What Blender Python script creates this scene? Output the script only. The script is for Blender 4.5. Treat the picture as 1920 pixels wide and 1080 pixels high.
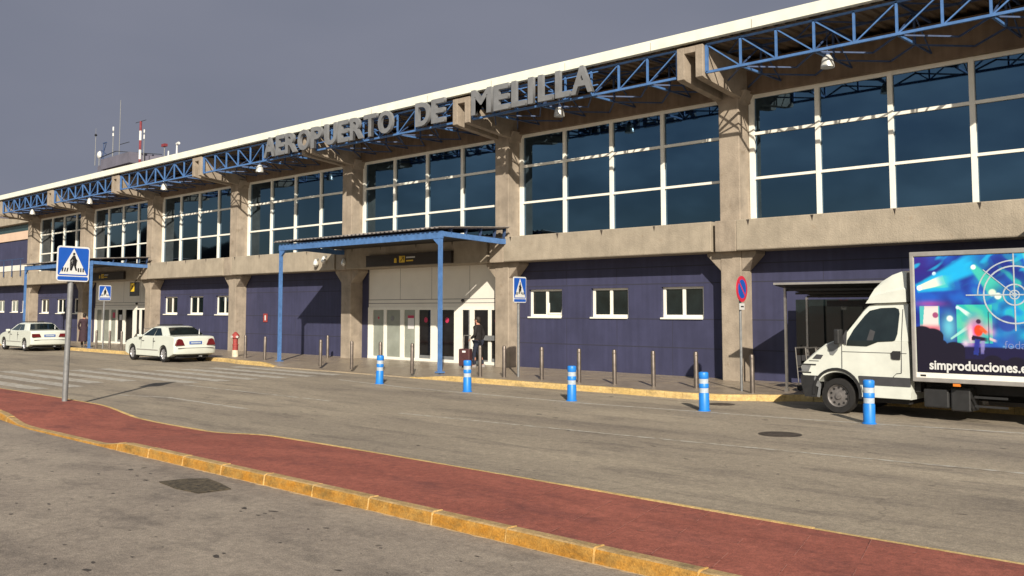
import bpy, bmesh, math, random
from mathutils import Vector, Matrix, noise
random.seed(7)
R = math.radians
for o in list(bpy.data.objects): bpy.data.objects.remove(o)
scn = bpy.context.scene
COL = scn.collection

# ------------------------------------------------------------------ camera, sky, sun, exposure
FPX, HORY, ZEN, CAMH = 1750.0, 580.0, 24400.0, 2.05
PITCH = math.atan(FPX / ZEN)
YAW = math.atan((960 + 896) * math.cos(PITCH) / FPX)
cd = bpy.data.cameras.new('camera'); cam = bpy.data.objects.new('camera', cd); COL.objects.link(cam)
cd.sensor_width = 36; cd.lens = 36 * FPX / 1920
cd.shift_y = -(540 - (HORY - FPX * math.tan(PITCH))) / 1920
cam.location = (0, 0, CAMH)
cam.rotation_euler = (R(90) + PITCH, 0, math.atan2(math.cos(YAW), math.sin(YAW)))
cd.clip_end = 2000; cd.clip_start = 0.05
scn.camera = cam
scn.view_settings.view_transform = 'Standard'; scn.view_settings.look = 'None'
scn.view_settings.exposure = 0.55; scn.view_settings.gamma = 1

SUN_AZ, SUN_EL = R(133), R(27)      # azimuth clockwise from +Y
sd = Vector((math.sin(SUN_AZ) * math.cos(SUN_EL), math.cos(SUN_AZ) * math.cos(SUN_EL), math.sin(SUN_EL)))
sl = bpy.data.lights.new('sun', 'SUN'); so = bpy.data.objects.new('sun', sl); COL.objects.link(so)
sl.energy = 4.6; sl.angle = R(0.5); sl.color = (1.0, 0.91, 0.77)
so.rotation_euler = (-sd).to_track_quat('-Z', 'Y').to_euler()

w = bpy.data.worlds.new('World'); scn.world = w; w.use_nodes = True
nt = w.node_tree; nt.nodes.clear()
def N(t, **k):
    n = nt.nodes.new(t)
    for a, b in k.items(): setattr(n, a, b)
    return n
out = N('ShaderNodeOutputWorld'); bg = N('ShaderNodeBackground'); bg.inputs[1].default_value = 0.1
sky = N('ShaderNodeTexSky', sky_type='NISHITA'); sky.sun_disc = False
sky.sun_elevation = SUN_EL; sky.sun_rotation = SUN_AZ
tc = N('ShaderNodeTexCoord'); sep = N('ShaderNodeSeparateXYZ')
nt.links.new(tc.outputs['Generated'], sep.inputs[0])
mp = N('ShaderNodeMapping'); mp.inputs['Scale'].default_value = (1, 1, 2.4)
nt.links.new(tc.outputs['Generated'], mp.inputs[0])
n1 = N('ShaderNodeTexNoise'); n1.inputs['Scale'].default_value = 1.8; n1.inputs['Detail'].default_value = 4; n1.inputs['Roughness'].default_value = .5
nt.links.new(mp.outputs[0], n1.inputs['Vector'])
cr = N('ShaderNodeValToRGB')       # the storm bank behind the terminal, slate grey with soft mottling
cr.color_ramp.elements[0].position = .3; cr.color_ramp.elements[0].color = (1.16, 1.29, 1.70, 1)
cr.color_ramp.elements[1].position = .72; cr.color_ramp.elements[1].color = (1.56, 1.64, 2.06, 1)
nt.links.new(n1.outputs[0], cr.inputs[0])
n2 = N('ShaderNodeTexNoise'); n2.inputs['Scale'].default_value = 3.2; n2.inputs['Detail'].default_value = 7; n2.inputs['Roughness'].default_value = .6
nt.links.new(mp.outputs[0], n2.inputs['Vector'])
c2 = N('ShaderNodeValToRGB'); c2.color_ramp.elements[0].position = .43; c2.color_ramp.elements[0].color = (0, 0, 0, 1)
c2.color_ramp.elements[1].position = .72; c2.color_ramp.elements[1].color = (.8, .8, .8, 1)
nt.links.new(n2.outputs[0], c2.inputs[0])
mx1 = N('ShaderNodeMixRGB'); mx1.inputs[2].default_value = (4.2, 4.9, 5.0, 1)   # broken cloud in the open part of the sky
nt.links.new(c2.outputs[0], mx1.inputs[0])
mr = N('ShaderNodeMapRange'); mr.inputs['From Min'].default_value = -.30; mr.inputs['From Max'].default_value = .12
nt.links.new(sep.outputs['Y'], mr.inputs['Value'])
mx2 = N('ShaderNodeMixRGB')
dim = N('ShaderNodeMixRGB'); dim.blend_type = 'MULTIPLY'; dim.inputs[0].default_value = 1; dim.inputs[2].default_value = (.5, .47, .45, 1)   # open half of the sky dimmed to lower the ambient fill
nt.links.new(sky.outputs[0], dim.inputs[1]); nt.links.new(dim.outputs[0], mx1.inputs[1])
nt.links.new(mr.outputs[0], mx2.inputs[0]); nt.links.new(mx1.outputs[0], mx2.inputs[1]); nt.links.new(cr.outputs[0], mx2.inputs[2])
nt.links.new(mx2.outputs[0], bg.inputs[0]); nt.links.new(bg.outputs[0], out.inputs[0])
scn.cycles.max_bounces = 6

# ------------------------------------------------------------------ materials
def mat(name, col, rough=.7, metal=0., var=.12, scale=3., detail=6., bump=0., bscale=60., spec=.5, coat=0., dark=None,
        streak=0., spots=0., spotcol=(.05, .04, .03), spotscale=9., ior=None, stretch=(1, 1, 1)):
    m = bpy.data.materials.new(name); m.use_nodes = True
    t = m.node_tree; P = t.nodes['Principled BSDF']; L = t.links.new
    P.inputs['Roughness'].default_value = rough; P.inputs['Metallic'].default_value = metal
    P.inputs['Specular IOR Level'].default_value = spec; P.inputs['Coat Weight'].default_value = coat
    if ior: P.inputs['IOR'].default_value = ior
    tcn = t.nodes.new('ShaderNodeNewGeometry'); vec = tcn.outputs['Position']
    mpn = t.nodes.new('ShaderNodeMapping'); mpn.inputs['Scale'].default_value = stretch
    L(vec, mpn.inputs[0]); vec = mpn.outputs[0]
    c = (*col, 1)
    last = None
    if var > 0:
        nz = t.nodes.new('ShaderNodeTexNoise'); nz.inputs['Scale'].default_value = scale; nz.inputs['Detail'].default_value = detail
        nz.inputs['Roughness'].default_value = .62
        L(vec, nz.inputs['Vector'])
        r = t.nodes.new('ShaderNodeValToRGB')
        d = dark or tuple(x * (1 - var * 1.6) for x in col)
        r.color_ramp.elements[0].position = .3; r.color_ramp.elements[0].color = (*d, 1)
        r.color_ramp.elements[1].position = .7; r.color_ramp.elements[1].color = (*[min(1, x * (1 + var)) for x in col], 1)
        L(nz.outputs[0], r.inputs[0]); last = r.outputs[0]
    if streak > 0:
        mp2 = t.nodes.new('ShaderNodeMapping'); mp2.inputs['Scale'].default_value = (5, 5, .35); L(tcn.outputs['Position'], mp2.inputs[0])
        nz = t.nodes.new('ShaderNodeTexNoise'); nz.inputs['Scale'].default_value = 1.3; nz.inputs['Detail'].default_value = 5
        L(mp2.outputs[0], nz.inputs['Vector'])
        r = t.nodes.new('ShaderNodeValToRGB'); r.color_ramp.elements[0].position = .38; r.color_ramp.elements[0].color = (1 - streak,) * 3 + (1,)
        r.color_ramp.elements[1].position = .62; r.color_ramp.elements[1].color = (1, 1, 1, 1)
        L(nz.outputs[0], r.inputs[0])
        mm = t.nodes.new('ShaderNodeMixRGB'); mm.blend_type = 'MULTIPLY'; mm.inputs[0].default_value = 1
        if last: L(last, mm.inputs[1])
        else: mm.inputs[1].default_value = c
        L(r.outputs[0], mm.inputs[2]); last = mm.outputs[0]
    if spots > 0:
        nz = t.nodes.new('ShaderNodeTexNoise'); nz.inputs['Scale'].default_value = spotscale; nz.inputs['Detail'].default_value = 3
        L(vec, nz.inputs['Vector'])
        r = t.nodes.new('ShaderNodeValToRGB'); r.color_ramp.elements[0].position = .66; r.color_ramp.elements[0].color = (0, 0, 0, 1)
        r.color_ramp.elements[1].position = .74; r.color_ramp.elements[1].color = (spots,) * 3 + (1,)
        L(nz.outputs[0], r.inputs[0])
        mm = t.nodes.new('ShaderNodeMixRGB'); L(r.outputs[0], mm.inputs[0])
        if last: L(last, mm.inputs[1])
        else: mm.inputs[1].default_value = c
        mm.inputs[2].default_value = (*spotcol, 1); last = mm.outputs[0]
    if last: L(last, P.inputs['Base Color'])
    else: P.inputs['Base Color'].default_value = c
    if bump > 0:
        nz = t.nodes.new('ShaderNodeTexNoise'); nz.inputs['Scale'].default_value = bscale; nz.inputs['Detail'].default_value = 5
        L(vec, nz.inputs['Vector'])
        b = t.nodes.new('ShaderNodeBump'); b.inputs['Strength'].default_value = bump; b.inputs['Distance'].default_value = .02
        L(nz.outputs[0], b.inputs['Height']); L(b.outputs[0], P.inputs['Normal'])
    return m

M = {}
M['concrete'] = mat('concrete', (.322, .268, .210), .9, var=.17, scale=2.2, bump=.5, bscale=25, streak=.09, spots=.35, spotcol=(.13, .09, .05), spotscale=3.1)
M['beam'] = mat('board_marked_concrete', (.345, .296, .230), .9, var=.13, scale=1.7, bump=.5, bscale=30, streak=.07, spots=.3, spotcol=(.2, .13, .07), spotscale=2.3)
M['eavecon'] = mat('eave_shaded_concrete', (.185, .130, .088), .9, var=.18, scale=1.3, streak=.2)  # concrete copy darkened and browned, eave shade put into its colour
M['purple'] = mat('violet_panel', (.046, .048, .100), .65, var=.10, scale=1.2, streak=.14, spec=.35)
M['fascia'] = mat('cream_fascia', (.76, .77, .66), .55, var=.06, scale=2)
M['white'] = mat('white_frame_paint', (.80, .78, .70), .45, var=.04, scale=4)
M['whitepanel'] = mat('white_lacquer_panel', (.74, .71, .64), .4, var=.04, scale=1)
M['blue'] = mat('blue_steel_paint', (.070, .165, .38), .5, var=.16, scale=5, spots=.3, spotcol=(.1, .12, .17))
M['dkblue'] = mat('dark_and_shaded_blue_steel', (.035, .065, .15), .65, var=.2, scale=5)
M['deck'] = mat('ribbed_roof_deck', (.16, .115, .075), .65, var=.2, scale=2)
M['glass'] = mat('solar_glass', (.088, .150, .225), .03, 1.0, var=.08, scale=.35, detail=2, bump=.03, bscale=.9)
M['glass2'] = mat('window_glass', (.008, .013, .014), .05, 0, var=.3, scale=3, spec=.8)
M['dark'] = mat('door_glass_dark', (.008, .008, .010), .05, 0, var=.5, scale=2, spec=.6)
M['frost'] = mat('pale_door_glass', (.27, .29, .25), .12, 0, var=.12, scale=1.4, spec=.6)
M['black'] = mat('black_rubber', (.012, .011, .011), .75, var=.3, scale=8)
M['soot'] = mat('black_plastic', (.02, .02, .021), .5, var=.2, scale=8)
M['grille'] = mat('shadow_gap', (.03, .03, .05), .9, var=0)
M['galv'] = mat('galvanised_steel', (.21, .215, .22), .5, .25, var=.15, scale=9)
M['alu'] = mat('brushed_steel', (.46, .43, .40), .35, .85, var=.12, scale=6)
M['steel'] = mat('weathered_bollard_steel', (.19, .16, .14), .45, .7, var=.2, scale=6)
M['trim'] = mat('truck_box_rail', (.33, .315, .30), .45, .3, var=.1, scale=6)
M['letter'] = mat('grey_sign_letters', (.185, .19, .20), .55, .1, var=.12, scale=3)
M['lamp'] = mat('lamp_shade_white', (.80, .80, .76), .25, .4, var=.05)
M['car'] = mat('white_car_paint', (.60, .63, .57), .3, 0, var=.03, scale=2, coat=.5)
M['truck'] = mat('white_van_paint', (.60, .62, .565), .35, 0, var=.07, scale=2.5, coat=.4)
M['bumper'] = mat('grey_bumper_plastic', (.045, .045, .05), .65, var=.12, scale=6)
M['hub'] = mat('dusty_steel_wheel', (.20, .185, .18), .55, .5, var=.2, scale=14)
M['rim'] = mat('alloy_wheel', (.55, .55, .57), .3, .7, var=.1, scale=14)
M['red'] = mat('red_lens', (.11, .006, .010), .35, var=.15, scale=14)
M['redpaint'] = mat('red_hydrant_paint', (.30, .045, .04), .6, var=.2, scale=9)
M['mastred'] = mat('faded_red_mast', (.20, .03, .04), .7, var=.2)
M['cream'] = mat('cream_paint', (.62, .55, .42), .7, var=.15, scale=9)
M['orange'] = mat('amber_lens', (.75, .22, .03), .3, var=.1)
M['plate'] = mat('blue_number_plate', (.06, .12, .36), .4, var=.1)
M['signblue'] = mat('sign_blue', (.010, .085, .42), .4, var=.05, scale=4)
M['signwhite'] = mat('sign_white', (.62, .63, .62), .4, var=.05, scale=6)
M['signred'] = mat('sign_red', (.55, .03, .06), .4, var=.08, scale=6)
M['signblack'] = mat('sign_black', (.012, .012, .014), .5, var=0)
M['yellow'] = mat('sign_yellow', (.75, .50, .03), .4, var=.05)
M['brownsign'] = mat('dark_brown_sign_box', (.028, .020, .016), .45, var=.2, scale=3)
M['postblue'] = mat('bright_blue_polymer', (.012, .19, .62), .45, var=.08, scale=7)
M['reflect'] = mat('reflective_band', (.40, .46, .52), .4, var=.12, scale=16)
M['skin'] = mat('skin', (.42, .20, .14), .6, var=.1, scale=20)
M['hair'] = mat('dark_hair', (.02, .014, .01), .7, var=.2, scale=30)
M['jacket'] = mat('black_jacket', (.011, .009, .010), .85, var=.3, scale=14)
M['jeans'] = mat('navy_trousers', (.012, .016, .034), .85, var=.25, scale=14)
M['coat'] = mat('dark_plum_coat', (.035, .016, .024), .85, var=.25, scale=12)
M['shoe'] = mat('grey_shoes', (.28, .26, .25), .6, var=.1)
M['suitcase'] = mat('maroon_suitcase', (.06, .018, .02), .55, var=.2, scale=12)
M['pinksticker'] = mat('red_round_sticker', (.48, .03, .09), .5, var=.1, scale=20)
M['paper'] = mat('white_notice_paper', (.68, .66, .66), .6, var=.05)
M['tower'] = mat('grey_tower_cladding', (.135, .13, .17), .7, var=.12, scale=.8)
M['peach'] = mat('pale_peach_render', (.60, .44, .33), .8, var=.06, scale=1)
M['teal'] = mat('teal_glazing', (.05, .09, .10), .15, .3, var=.15)
M['canopysheet'] = mat('weathered_canopy_sheet', (.33, .30, .28), .6, .3, var=.3, scale=4)
M['iron'] = mat('cast_iron', (.07, .055, .045), .7, .3, var=.5, scale=9, detail=8)
M['patch'] = mat('sunken_gravel_patch', (.060, .047, .030), .95, var=1.0, dark=(.012, .010, .007), scale=17, bump=1, bscale=30)

def ground_mat(name, base, light, dark, gr=1.0, stains=True, seed=0.0, stretch=(.25, 1, 1), patchy=1.0):
    m = bpy.data.materials.new(name); m.use_nodes = True
    t = m.node_tree; P = t.nodes['Principled BSDF']; L = t.links.new
    P.inputs['Roughness'].default_value = .85; P.inputs['Specular IOR Level'].default_value = .35
    g = t.nodes.new('ShaderNodeNewGeometry')
    mp = t.nodes.new('ShaderNodeMapping'); mp.inputs['Location'].default_value = (seed, seed * 1.7, 0); mp.inputs['Scale'].default_value = stretch
    L(g.outputs['Position'], mp.inputs[0])
    def nz(sc, det, v, ro=.6):
        n = t.nodes.new('ShaderNodeTexNoise'); n.inputs['Scale'].default_value = sc; n.inputs['Detail'].default_value = det
        n.inputs['Roughness'].default_value = ro; L(v, n.inputs['Vector']); return n.outputs[0]
    def ramp(src, a, ca, b, cb):
        r = t.nodes.new('ShaderNodeValToRGB'); r.color_ramp.elements[0].position = a; r.color_ramp.elements[0].color = (*ca, 1)
        r.color_ramp.elements[1].position = b; r.color_ramp.elements[1].color = (*cb, 1); L(src, r.inputs[0]); return r.outputs[0]
    def mix(f, a, b, mode='MIX'):
        x = t.nodes.new('ShaderNodeMixRGB'); x.blend_type = mode
        for i, s in ((0, f), (1, a), (2, b)):
            if isinstance(s, (int, float)): x.inputs[i].default_value = s
            elif isinstance(s, tuple): x.inputs[i].default_value = (*s, 1)
            else: L(s, x.inputs[i])
        return x.outputs[0]
    c = ramp(nz(.55 * patchy, 6, mp.outputs[0]), .34, base, .66, light)
    c = mix(ramp(nz(1.7, 8, mp.outputs[0], .7), .5, (0, 0, 0), .68, (.75, .75, .75)), c, dark)
    fine = ramp(nz(70, 3, g.outputs['Position']), .3, (.72 + .1 * (1 - gr),) * 3, .72, (1.22, 1.22, 1.22))
    c = mix(1.0, c, fine, 'MULTIPLY')
    mid = ramp(nz(9, 5, g.outputs['Position'], .7), .35, (.82, .82, .82), .65, (1.12, 1.12, 1.12))
    c = mix(1.0, c, ramp(nz(26, 4, g.outputs['Position'], .75), .36, (.84, .84, .85), .64, (1.13, 1.12, 1.10)), 'MULTIPLY')
    c = mix(1.0, c, mid, 'MULTIPLY')
    if stains:
        c = mix(ramp(nz(3.3, 2, g.outputs['Position'], .4), .735, (0, 0, 0), .765, (.75, .75, .75)), c, tuple(x * .32 for x in base))
        v = t.nodes.new('ShaderNodeTexVoronoi'); v.feature = 'DISTANCE_TO_EDGE'; v.inputs['Scale'].default_value = .22
        vm = t.nodes.new('ShaderNodeMixRGB'); vm.blend_type = 'ADD'; vm.inputs[0].default_value = .9
        L(g.outputs['Position'], vm.inputs[1])
        n3 = t.nodes.new('ShaderNodeTexNoise'); n3.inputs['Scale'].default_value = 1.4; n3.inputs['Detail'].default_value = 6; L(g.outputs['Position'], n3.inputs['Vector'])
        L(n3.outputs['Color'], vm.inputs[2]); L(vm.outputs[0], v.inputs['Vector'])
        c = mix(ramp(v.outputs['Distance'], .0, (.38, .38, .38), .0035, (0, 0, 0)), c, tuple(x * .4 for x in base))
    L(c, P.inputs['Base Color'])
    b = t.nodes.new('ShaderNodeBump'); b.inputs['Strength'].default_value = .7; b.inputs['Distance'].default_value = .012
    L(nz(75, 4, g.outputs['Position']), b.inputs['Height']); L(b.outputs[0], P.inputs['Normal'])
    return m
M['asphalt'] = ground_mat('worn_asphalt', (.240, .204, .162), (.365, .312, .238), (.150, .127, .107))
M['asphalt2'] = ground_mat('forecourt_asphalt', (.225, .190, .160), (.340, .292, .238), (.140, .120, .104), seed=31, stretch=(.6, 1, 1))
M['redpave'] = ground_mat('red_stamped_paving', (.255, .078, .056), (.325, .104, .074), (.150, .050, .044), gr=.5, stains=False, seed=11, stretch=(.5, 1, 1), patchy=3)
M['pave'] = ground_mat('terrazzo_pavement', (.26, .212, .165), (.32, .27, .21), (.18, .145, .115), gr=.4, stains=False, seed=5, stretch=(1, 1, 1), patchy=2)
M['pave'].node_tree.nodes['Principled BSDF'].inputs['Roughness'].default_value = .33
M['kerb'] = ground_mat('yellow_painted_kerb', (.40, .180, .020), (.38, .225, .060), (.115, .085, .03), gr=.3, stains=False, seed=3, stretch=(1.6, 1, 3), patchy=5)
M['kerbtop'] = ground_mat('foot_worn_kerb_top', (.36, .235, .095), (.44, .31, .16), (.20, .15, .08), gr=.4, stains=False, seed=13, stretch=(1.6, 1, 1), patchy=5)
M['kerb2'] = ground_mat('pale_yellow_kerb', (.52, .36, .13), (.60, .43, .19), (.30, .22, .12), gr=.3, stains=False, seed=8, stretch=(1, 1, 3), patchy=4)
M['mortar'] = ground_mat('kerb_joint', (.56, .33, .10), (.62, .42, .18), (.4, .24, .08), gr=.3, stains=False, seed=4)
M['barekerb'] = ground_mat('bare_kerb_stone', (.30, .24, .17), (.36, .29, .20), (.22, .18, .13), gr=.5, stains=False, seed=6)

def paint_mat(name, col, wear=.5, sc=5):
    m = ground_mat(name, (.245, .208, .163), (.345, .295, .225), (.165, .140, .116), stains=False)
    t = m.node_tree; L = t.links.new; P = t.nodes['Principled BSDF']
    src = P.inputs['Base Color'].links[0].from_socket
    g = t.nodes.new('ShaderNodeNewGeometry'); n = t.nodes.new('ShaderNodeTexNoise'); n.inputs['Scale'].default_value = sc; n.inputs['Detail'].default_value = 8
    n.inputs['Roughness'].default_value = .7; L(g.outputs['Position'], n.inputs['Vector'])
    r = t.nodes.new('ShaderNodeValToRGB'); r.color_ramp.elements[0].position = wear - .12; r.color_ramp.elements[0].color = (0, 0, 0, 1)
    r.color_ramp.elements[1].position = wear + .12; r.color_ramp.elements[1].color = (.85, .85, .85, 1); L(n.outputs[0], r.inputs[0])
    x = t.nodes.new('ShaderNodeMixRGB'); L(r.outputs[0], x.inputs[0]); L(src, x.inputs[1]); x.inputs[2].default_value = (*col, 1)
    L(x.outputs[0], P.inputs['Base Color']); return m
M['paint'] = paint_mat('worn_white_road_paint', (.47, .45, .41), .46)
M['paintfaint'] = paint_mat('faint_white_road_paint', (.50, .48, .43), .50)

# ------------------------------------------------------------------ helpers
class MB:
    def __init__(s): s.bm = bmesh.new()
    def box(s, x0, x1, y0, y1, z0, z1, mtx=None):
        v = [s.bm.verts.new((x, y, z)) for x in (x0, x1) for y in (y0, y1) for z in (z0, z1)]
        for f in ((0, 1, 3, 2), (4, 6, 7, 5), (0, 4, 5, 1), (2, 3, 7, 6), (0, 2, 6, 4), (1, 5, 7, 3)): s.bm.faces.new([v[i] for i in f])
        if mtx: bmesh.ops.transform(s.bm, matrix=mtx, verts=v)
        return s
    def bar(s, a, b, wd, ht=None, up=(0, 0, 1)):
        a, b = Vector(a), Vector(b); d = b - a; ln = d.length
        if ln < 1e-6: return s
        ht = ht or wd
        z = d.normalized(); u = Vector(up)
        if abs(z.dot(u)) > .98: u = Vector((1, 0, 0))
        x = u.cross(z).normalized(); y = z.cross(x)
        m = Matrix(((x.x, y.x, z.x, a.x), (x.y, y.y, z.y, a.y), (x.z, y.z, z.z, a.z), (0, 0, 0, 1)))
        return s.box(-wd / 2, wd / 2, -ht / 2, ht / 2, 0, ln, m)
    def tube(s, a, b, r, r2=None, n=12, caps=True):
        a, b = Vector(a), Vector(b); d = b - a; z = d.normalized(); u = Vector((0, 0, 1)) if abs(z.z) < .95 else Vector((1, 0, 0))
        x = u.cross(z).normalized(); y = z.cross(x); r2 = r if r2 is None else r2
        A = [s.bm.verts.new(a + (x * math.cos(t) + y * math.sin(t)) * r) for t in [2 * math.pi * i / n for i in range(n)]]
        B = [s.bm.verts.new(b + (x * math.cos(t) + y * math.sin(t)) * r2) for t in [2 * math.pi * i / n for i in range(n)]]
        for i in range(n): s.bm.faces.new((A[i], A[(i + 1) % n], B[(i + 1) % n], B[i]))
        if caps: s.bm.faces.new(A[::-1]); s.bm.faces.new(B)
        return s
    def lathe(s, prof, c=(0, 0, 0), n=20, axis='z', cap0=True, cap1=True):
        rings = []
        for r, h in prof:
            ring = []
            for i in range(n):
                t = 2 * math.pi * i / n
                p = (r * math.cos(t), r * math.sin(t), h) if axis == 'z' else (r * math.cos(t), h, r * math.sin(t))
                ring.append(s.bm.verts.new(Vector(p) + Vector(c)))
            rings.append(ring)
        for A, B in zip(rings, rings[1:]):
            for i in range(n): s.bm.faces.new((A[i], A[(i + 1) % n], B[(i + 1) % n], B[i]))
        if cap0: s.bm.faces.new(rings[0][::-1])
        if cap1: s.bm.faces.new(rings[-1])
        return s
    def prism(s, pts, f, t0, t1):
        """pts 2-D outline; f(u,v,t)->3-D; solid between t0 and t1"""
        A = [s.bm.verts.new(f(u, v, t0)) for u, v in pts]; B = [s.bm.verts.new(f(u, v, t1)) for u, v in pts]
        n = len(pts); s.bm.faces.new(A[::-1]); s.bm.faces.new(B)
        for i in range(n): s.bm.faces.new((A[i], A[(i + 1) % n], B[(i + 1) % n], B[i]))
        return s
    def poly(s, pts): s.bm.faces.new([s.bm.verts.new(p) for p in pts]); return s
    def loft(s, rings, caps=True):
        V = [[s.bm.verts.new(p) for p in r] for r in rings]; n = len(V[0])
        for A, B in zip(V, V[1:]):
            for i in range(n): s.bm.faces.new((A[i], A[(i + 1) % n], B[(i + 1) % n], B[i]))
        if caps: s.bm.faces.new(V[0][::-1]); s.bm.faces.new(V[-1])
        return s
    def build(s, name, m, parent=None, smooth=False, bevel=0, world=False, kind=None, tri=False):
        if tri: bmesh.ops.triangulate(s.bm, faces=[f for f in s.bm.faces if len(f.verts) > 4])
        bmesh.ops.recalc_face_normals(s.bm, faces=s.bm.faces)
        if world and parent:
            p, off = parent, Vector()
            while p: off += p.location; p = p.parent
            bmesh.ops.translate(s.bm, vec=-off, verts=s.bm.verts)
        me = bpy.data.meshes.new(name); s.bm.to_mesh(me); s.bm.free()
        o = bpy.data.objects.new(name, me); COL.objects.link(o)
        me.materials.append(M[m] if isinstance(m, str) else m)
        if parent: o.parent = parent
        if smooth:
            for p in me.polygons: p.use_smooth = True
            md = o.modifiers.new('b', 'EDGE_SPLIT'); md.split_angle = R(smooth if smooth > 1 else 35)
        if bevel:
            md = o.modifiers.new('bevel', 'BEVEL'); md.width = bevel; md.segments = 2; md.limit_method = 'ANGLE'; md.angle_limit = R(30)
        if kind: o['kind'] = kind
        return o

def thing(name, label, cat, loc=(0, 0, 0), rz=0, group=None):
    o = bpy.data.objects.new(name, None); COL.objects.link(o); o.empty_display_size = .2
    o.location = loc; o.rotation_euler = (0, 0, rz); o['label'] = label; o['category'] = cat
    if group: o['group'] = group
    return o
def tag(o, label, cat, group=None):
    o['label'] = label; o['category'] = cat
    if group: o['group'] = group
    return o
def dup(root, loc, label, rz=None, rot=None):
    def cp(o, par):
        c = o.copy(); COL.objects.link(c)
        if par: c.parent = par
        for ch in [x for x in kids if x.parent == o]: cp(ch, c)
        return c
    kids = list(bpy.data.objects)
    r = cp(root, None); r.location = loc; r['label'] = label
    if rz is not None: r.rotation_euler = (0, 0, rz)
    if rot: r.rotation_euler = rot
    return r
def text_mb(s, size, extr, off=0.0, width=None, f=None):
    """text as solid mesh in the XZ plane facing -Y, baseline at z=0, starting at x=0"""
    cu = bpy.data.curves.new('t', 'FONT'); cu.body = s; cu.size = size; cu.extrude = extr; cu.offset = off; cu.resolution_u = 4
    o = bpy.data.objects.new('t', cu); COL.objects.link(o)
    dg = bpy.context.evaluated_depsgraph_get(); me = bpy.data.meshes.new_from_object(o.evaluated_get(dg))
    mb = MB(); mb.bm.from_mesh(me)
    bpy.data.objects.remove(o); bpy.data.curves.remove(cu); bpy.data.meshes.remove(me)
    xs = [v.co.x for v in mb.bm.verts]; ys = [v.co.y for v in mb.bm.verts]
    x0, x1, y0, y1 = min(xs), max(xs), min(ys), max(ys)
    for v in mb.bm.verts:
        x = v.co.x - x0; h = v.co.y
        if width: x = x / (x1 - x0) * width
        v.co = Vector((x, -v.co.z, h))
    return mb

# ------------------------------------------------------------------ ground
def sheet(name, pts, z, m, kind='structure'):
    return MB().poly([(x, y, z) for x, y in pts]).build(name, m, kind=kind)
g = MB()
xs = [-400, -130, 40, 400]; ys = [-400, -25, 60, 400]
V = [[g.bm.verts.new((x, y, 0)) for y in ys] for x in xs]
for i in range(3):
    for j in range(3): g.bm.faces.new((V[i][j], V[i + 1][j], V[i + 1][j + 1], V[i][j + 1]))
g.build('ground', 'asphalt2', kind='structure')
sheet('road', [(-120, 7.0), (40, 7.0), (40, 22.6), (-120, 22.6)], .004, 'asphalt')

# dark bank added out of view so the far windows mirror something dark
mb = MB(); pv = None
for k in range(61):
    a = R(178 + 40 * k / 60); d = 190 + 12 * math.sin(k * .7)
    h = (26 - 20 * max(0, (k - 38) / 22)) * (.8 + .25 * noise.noise((k * .35, 0, 0)) + .12 * noise.noise((k * 1.3, 4, 0)))
    c_, s_ = math.cos(a), math.sin(a)
    cur = [mb.bm.verts.new((-45 + c_ * q, 4 + s_ * q, z)) for q, z in ((d - 35, -.5), (d - 14, h * .6), (d, h), (d + 30, -.5))]
    if pv:
        for j in range(3): mb.bm.faces.new((pv[j], cur[j], cur[j + 1], pv[j + 1]))
    pv = cur
mb.build('reflection_bank', mat('reflection_bank_dark', (.030, .030, .020), .95, var=.5, scale=.15), kind='structure')

def sm(a, b, x):
    t = max(0, min(1, (x - a) / (b - a))); return t * t * (3 - 2 * t)
def hisl(x):   # height of the median, dropped at the crossing ramp
    return .12 - .095 * sm(-19.2, -17.6, x) * (1 - sm(-14.4, -13.3, x))
def hislf(x): return .12 - .095 * sm(-19.4, -17.2, x) * (1 - sm(-14.6, -12.4, x))
def ynear(x):
    return 6.05 + (0.9 * (max(0, -17.0 - x) / 8) ** 1.2 if x < -17 else 0)
def yfar(x):
    return 8.05 + .14 * math.sin(x * .5) * .3 + (.18 if x < -19 else .18 * (1 - sm(-19, -16, x)))
xs = [-60 + i * .25 for i in range(int(66 / .25))]
mb = MB(); prev = None
for x in xs:
    h = hisl(x); yn, yf = ynear(x) + .135, yfar(x) - .1
    row = [mb.bm.verts.new((x, yn + (yf - yn) * k / 4, h * (1 - k / 4) + hislf(x) * k / 4 + .012 * math.sin(math.pi * k / 4))) for k in range(5)]
    if prev:
        for k in range(4): mb.bm.faces.new((prev[k], row[k], row[k + 1], prev[k + 1]))
    prev = row
mb.build('median_paving', 'redpave', kind='structure', smooth=True)
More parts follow.
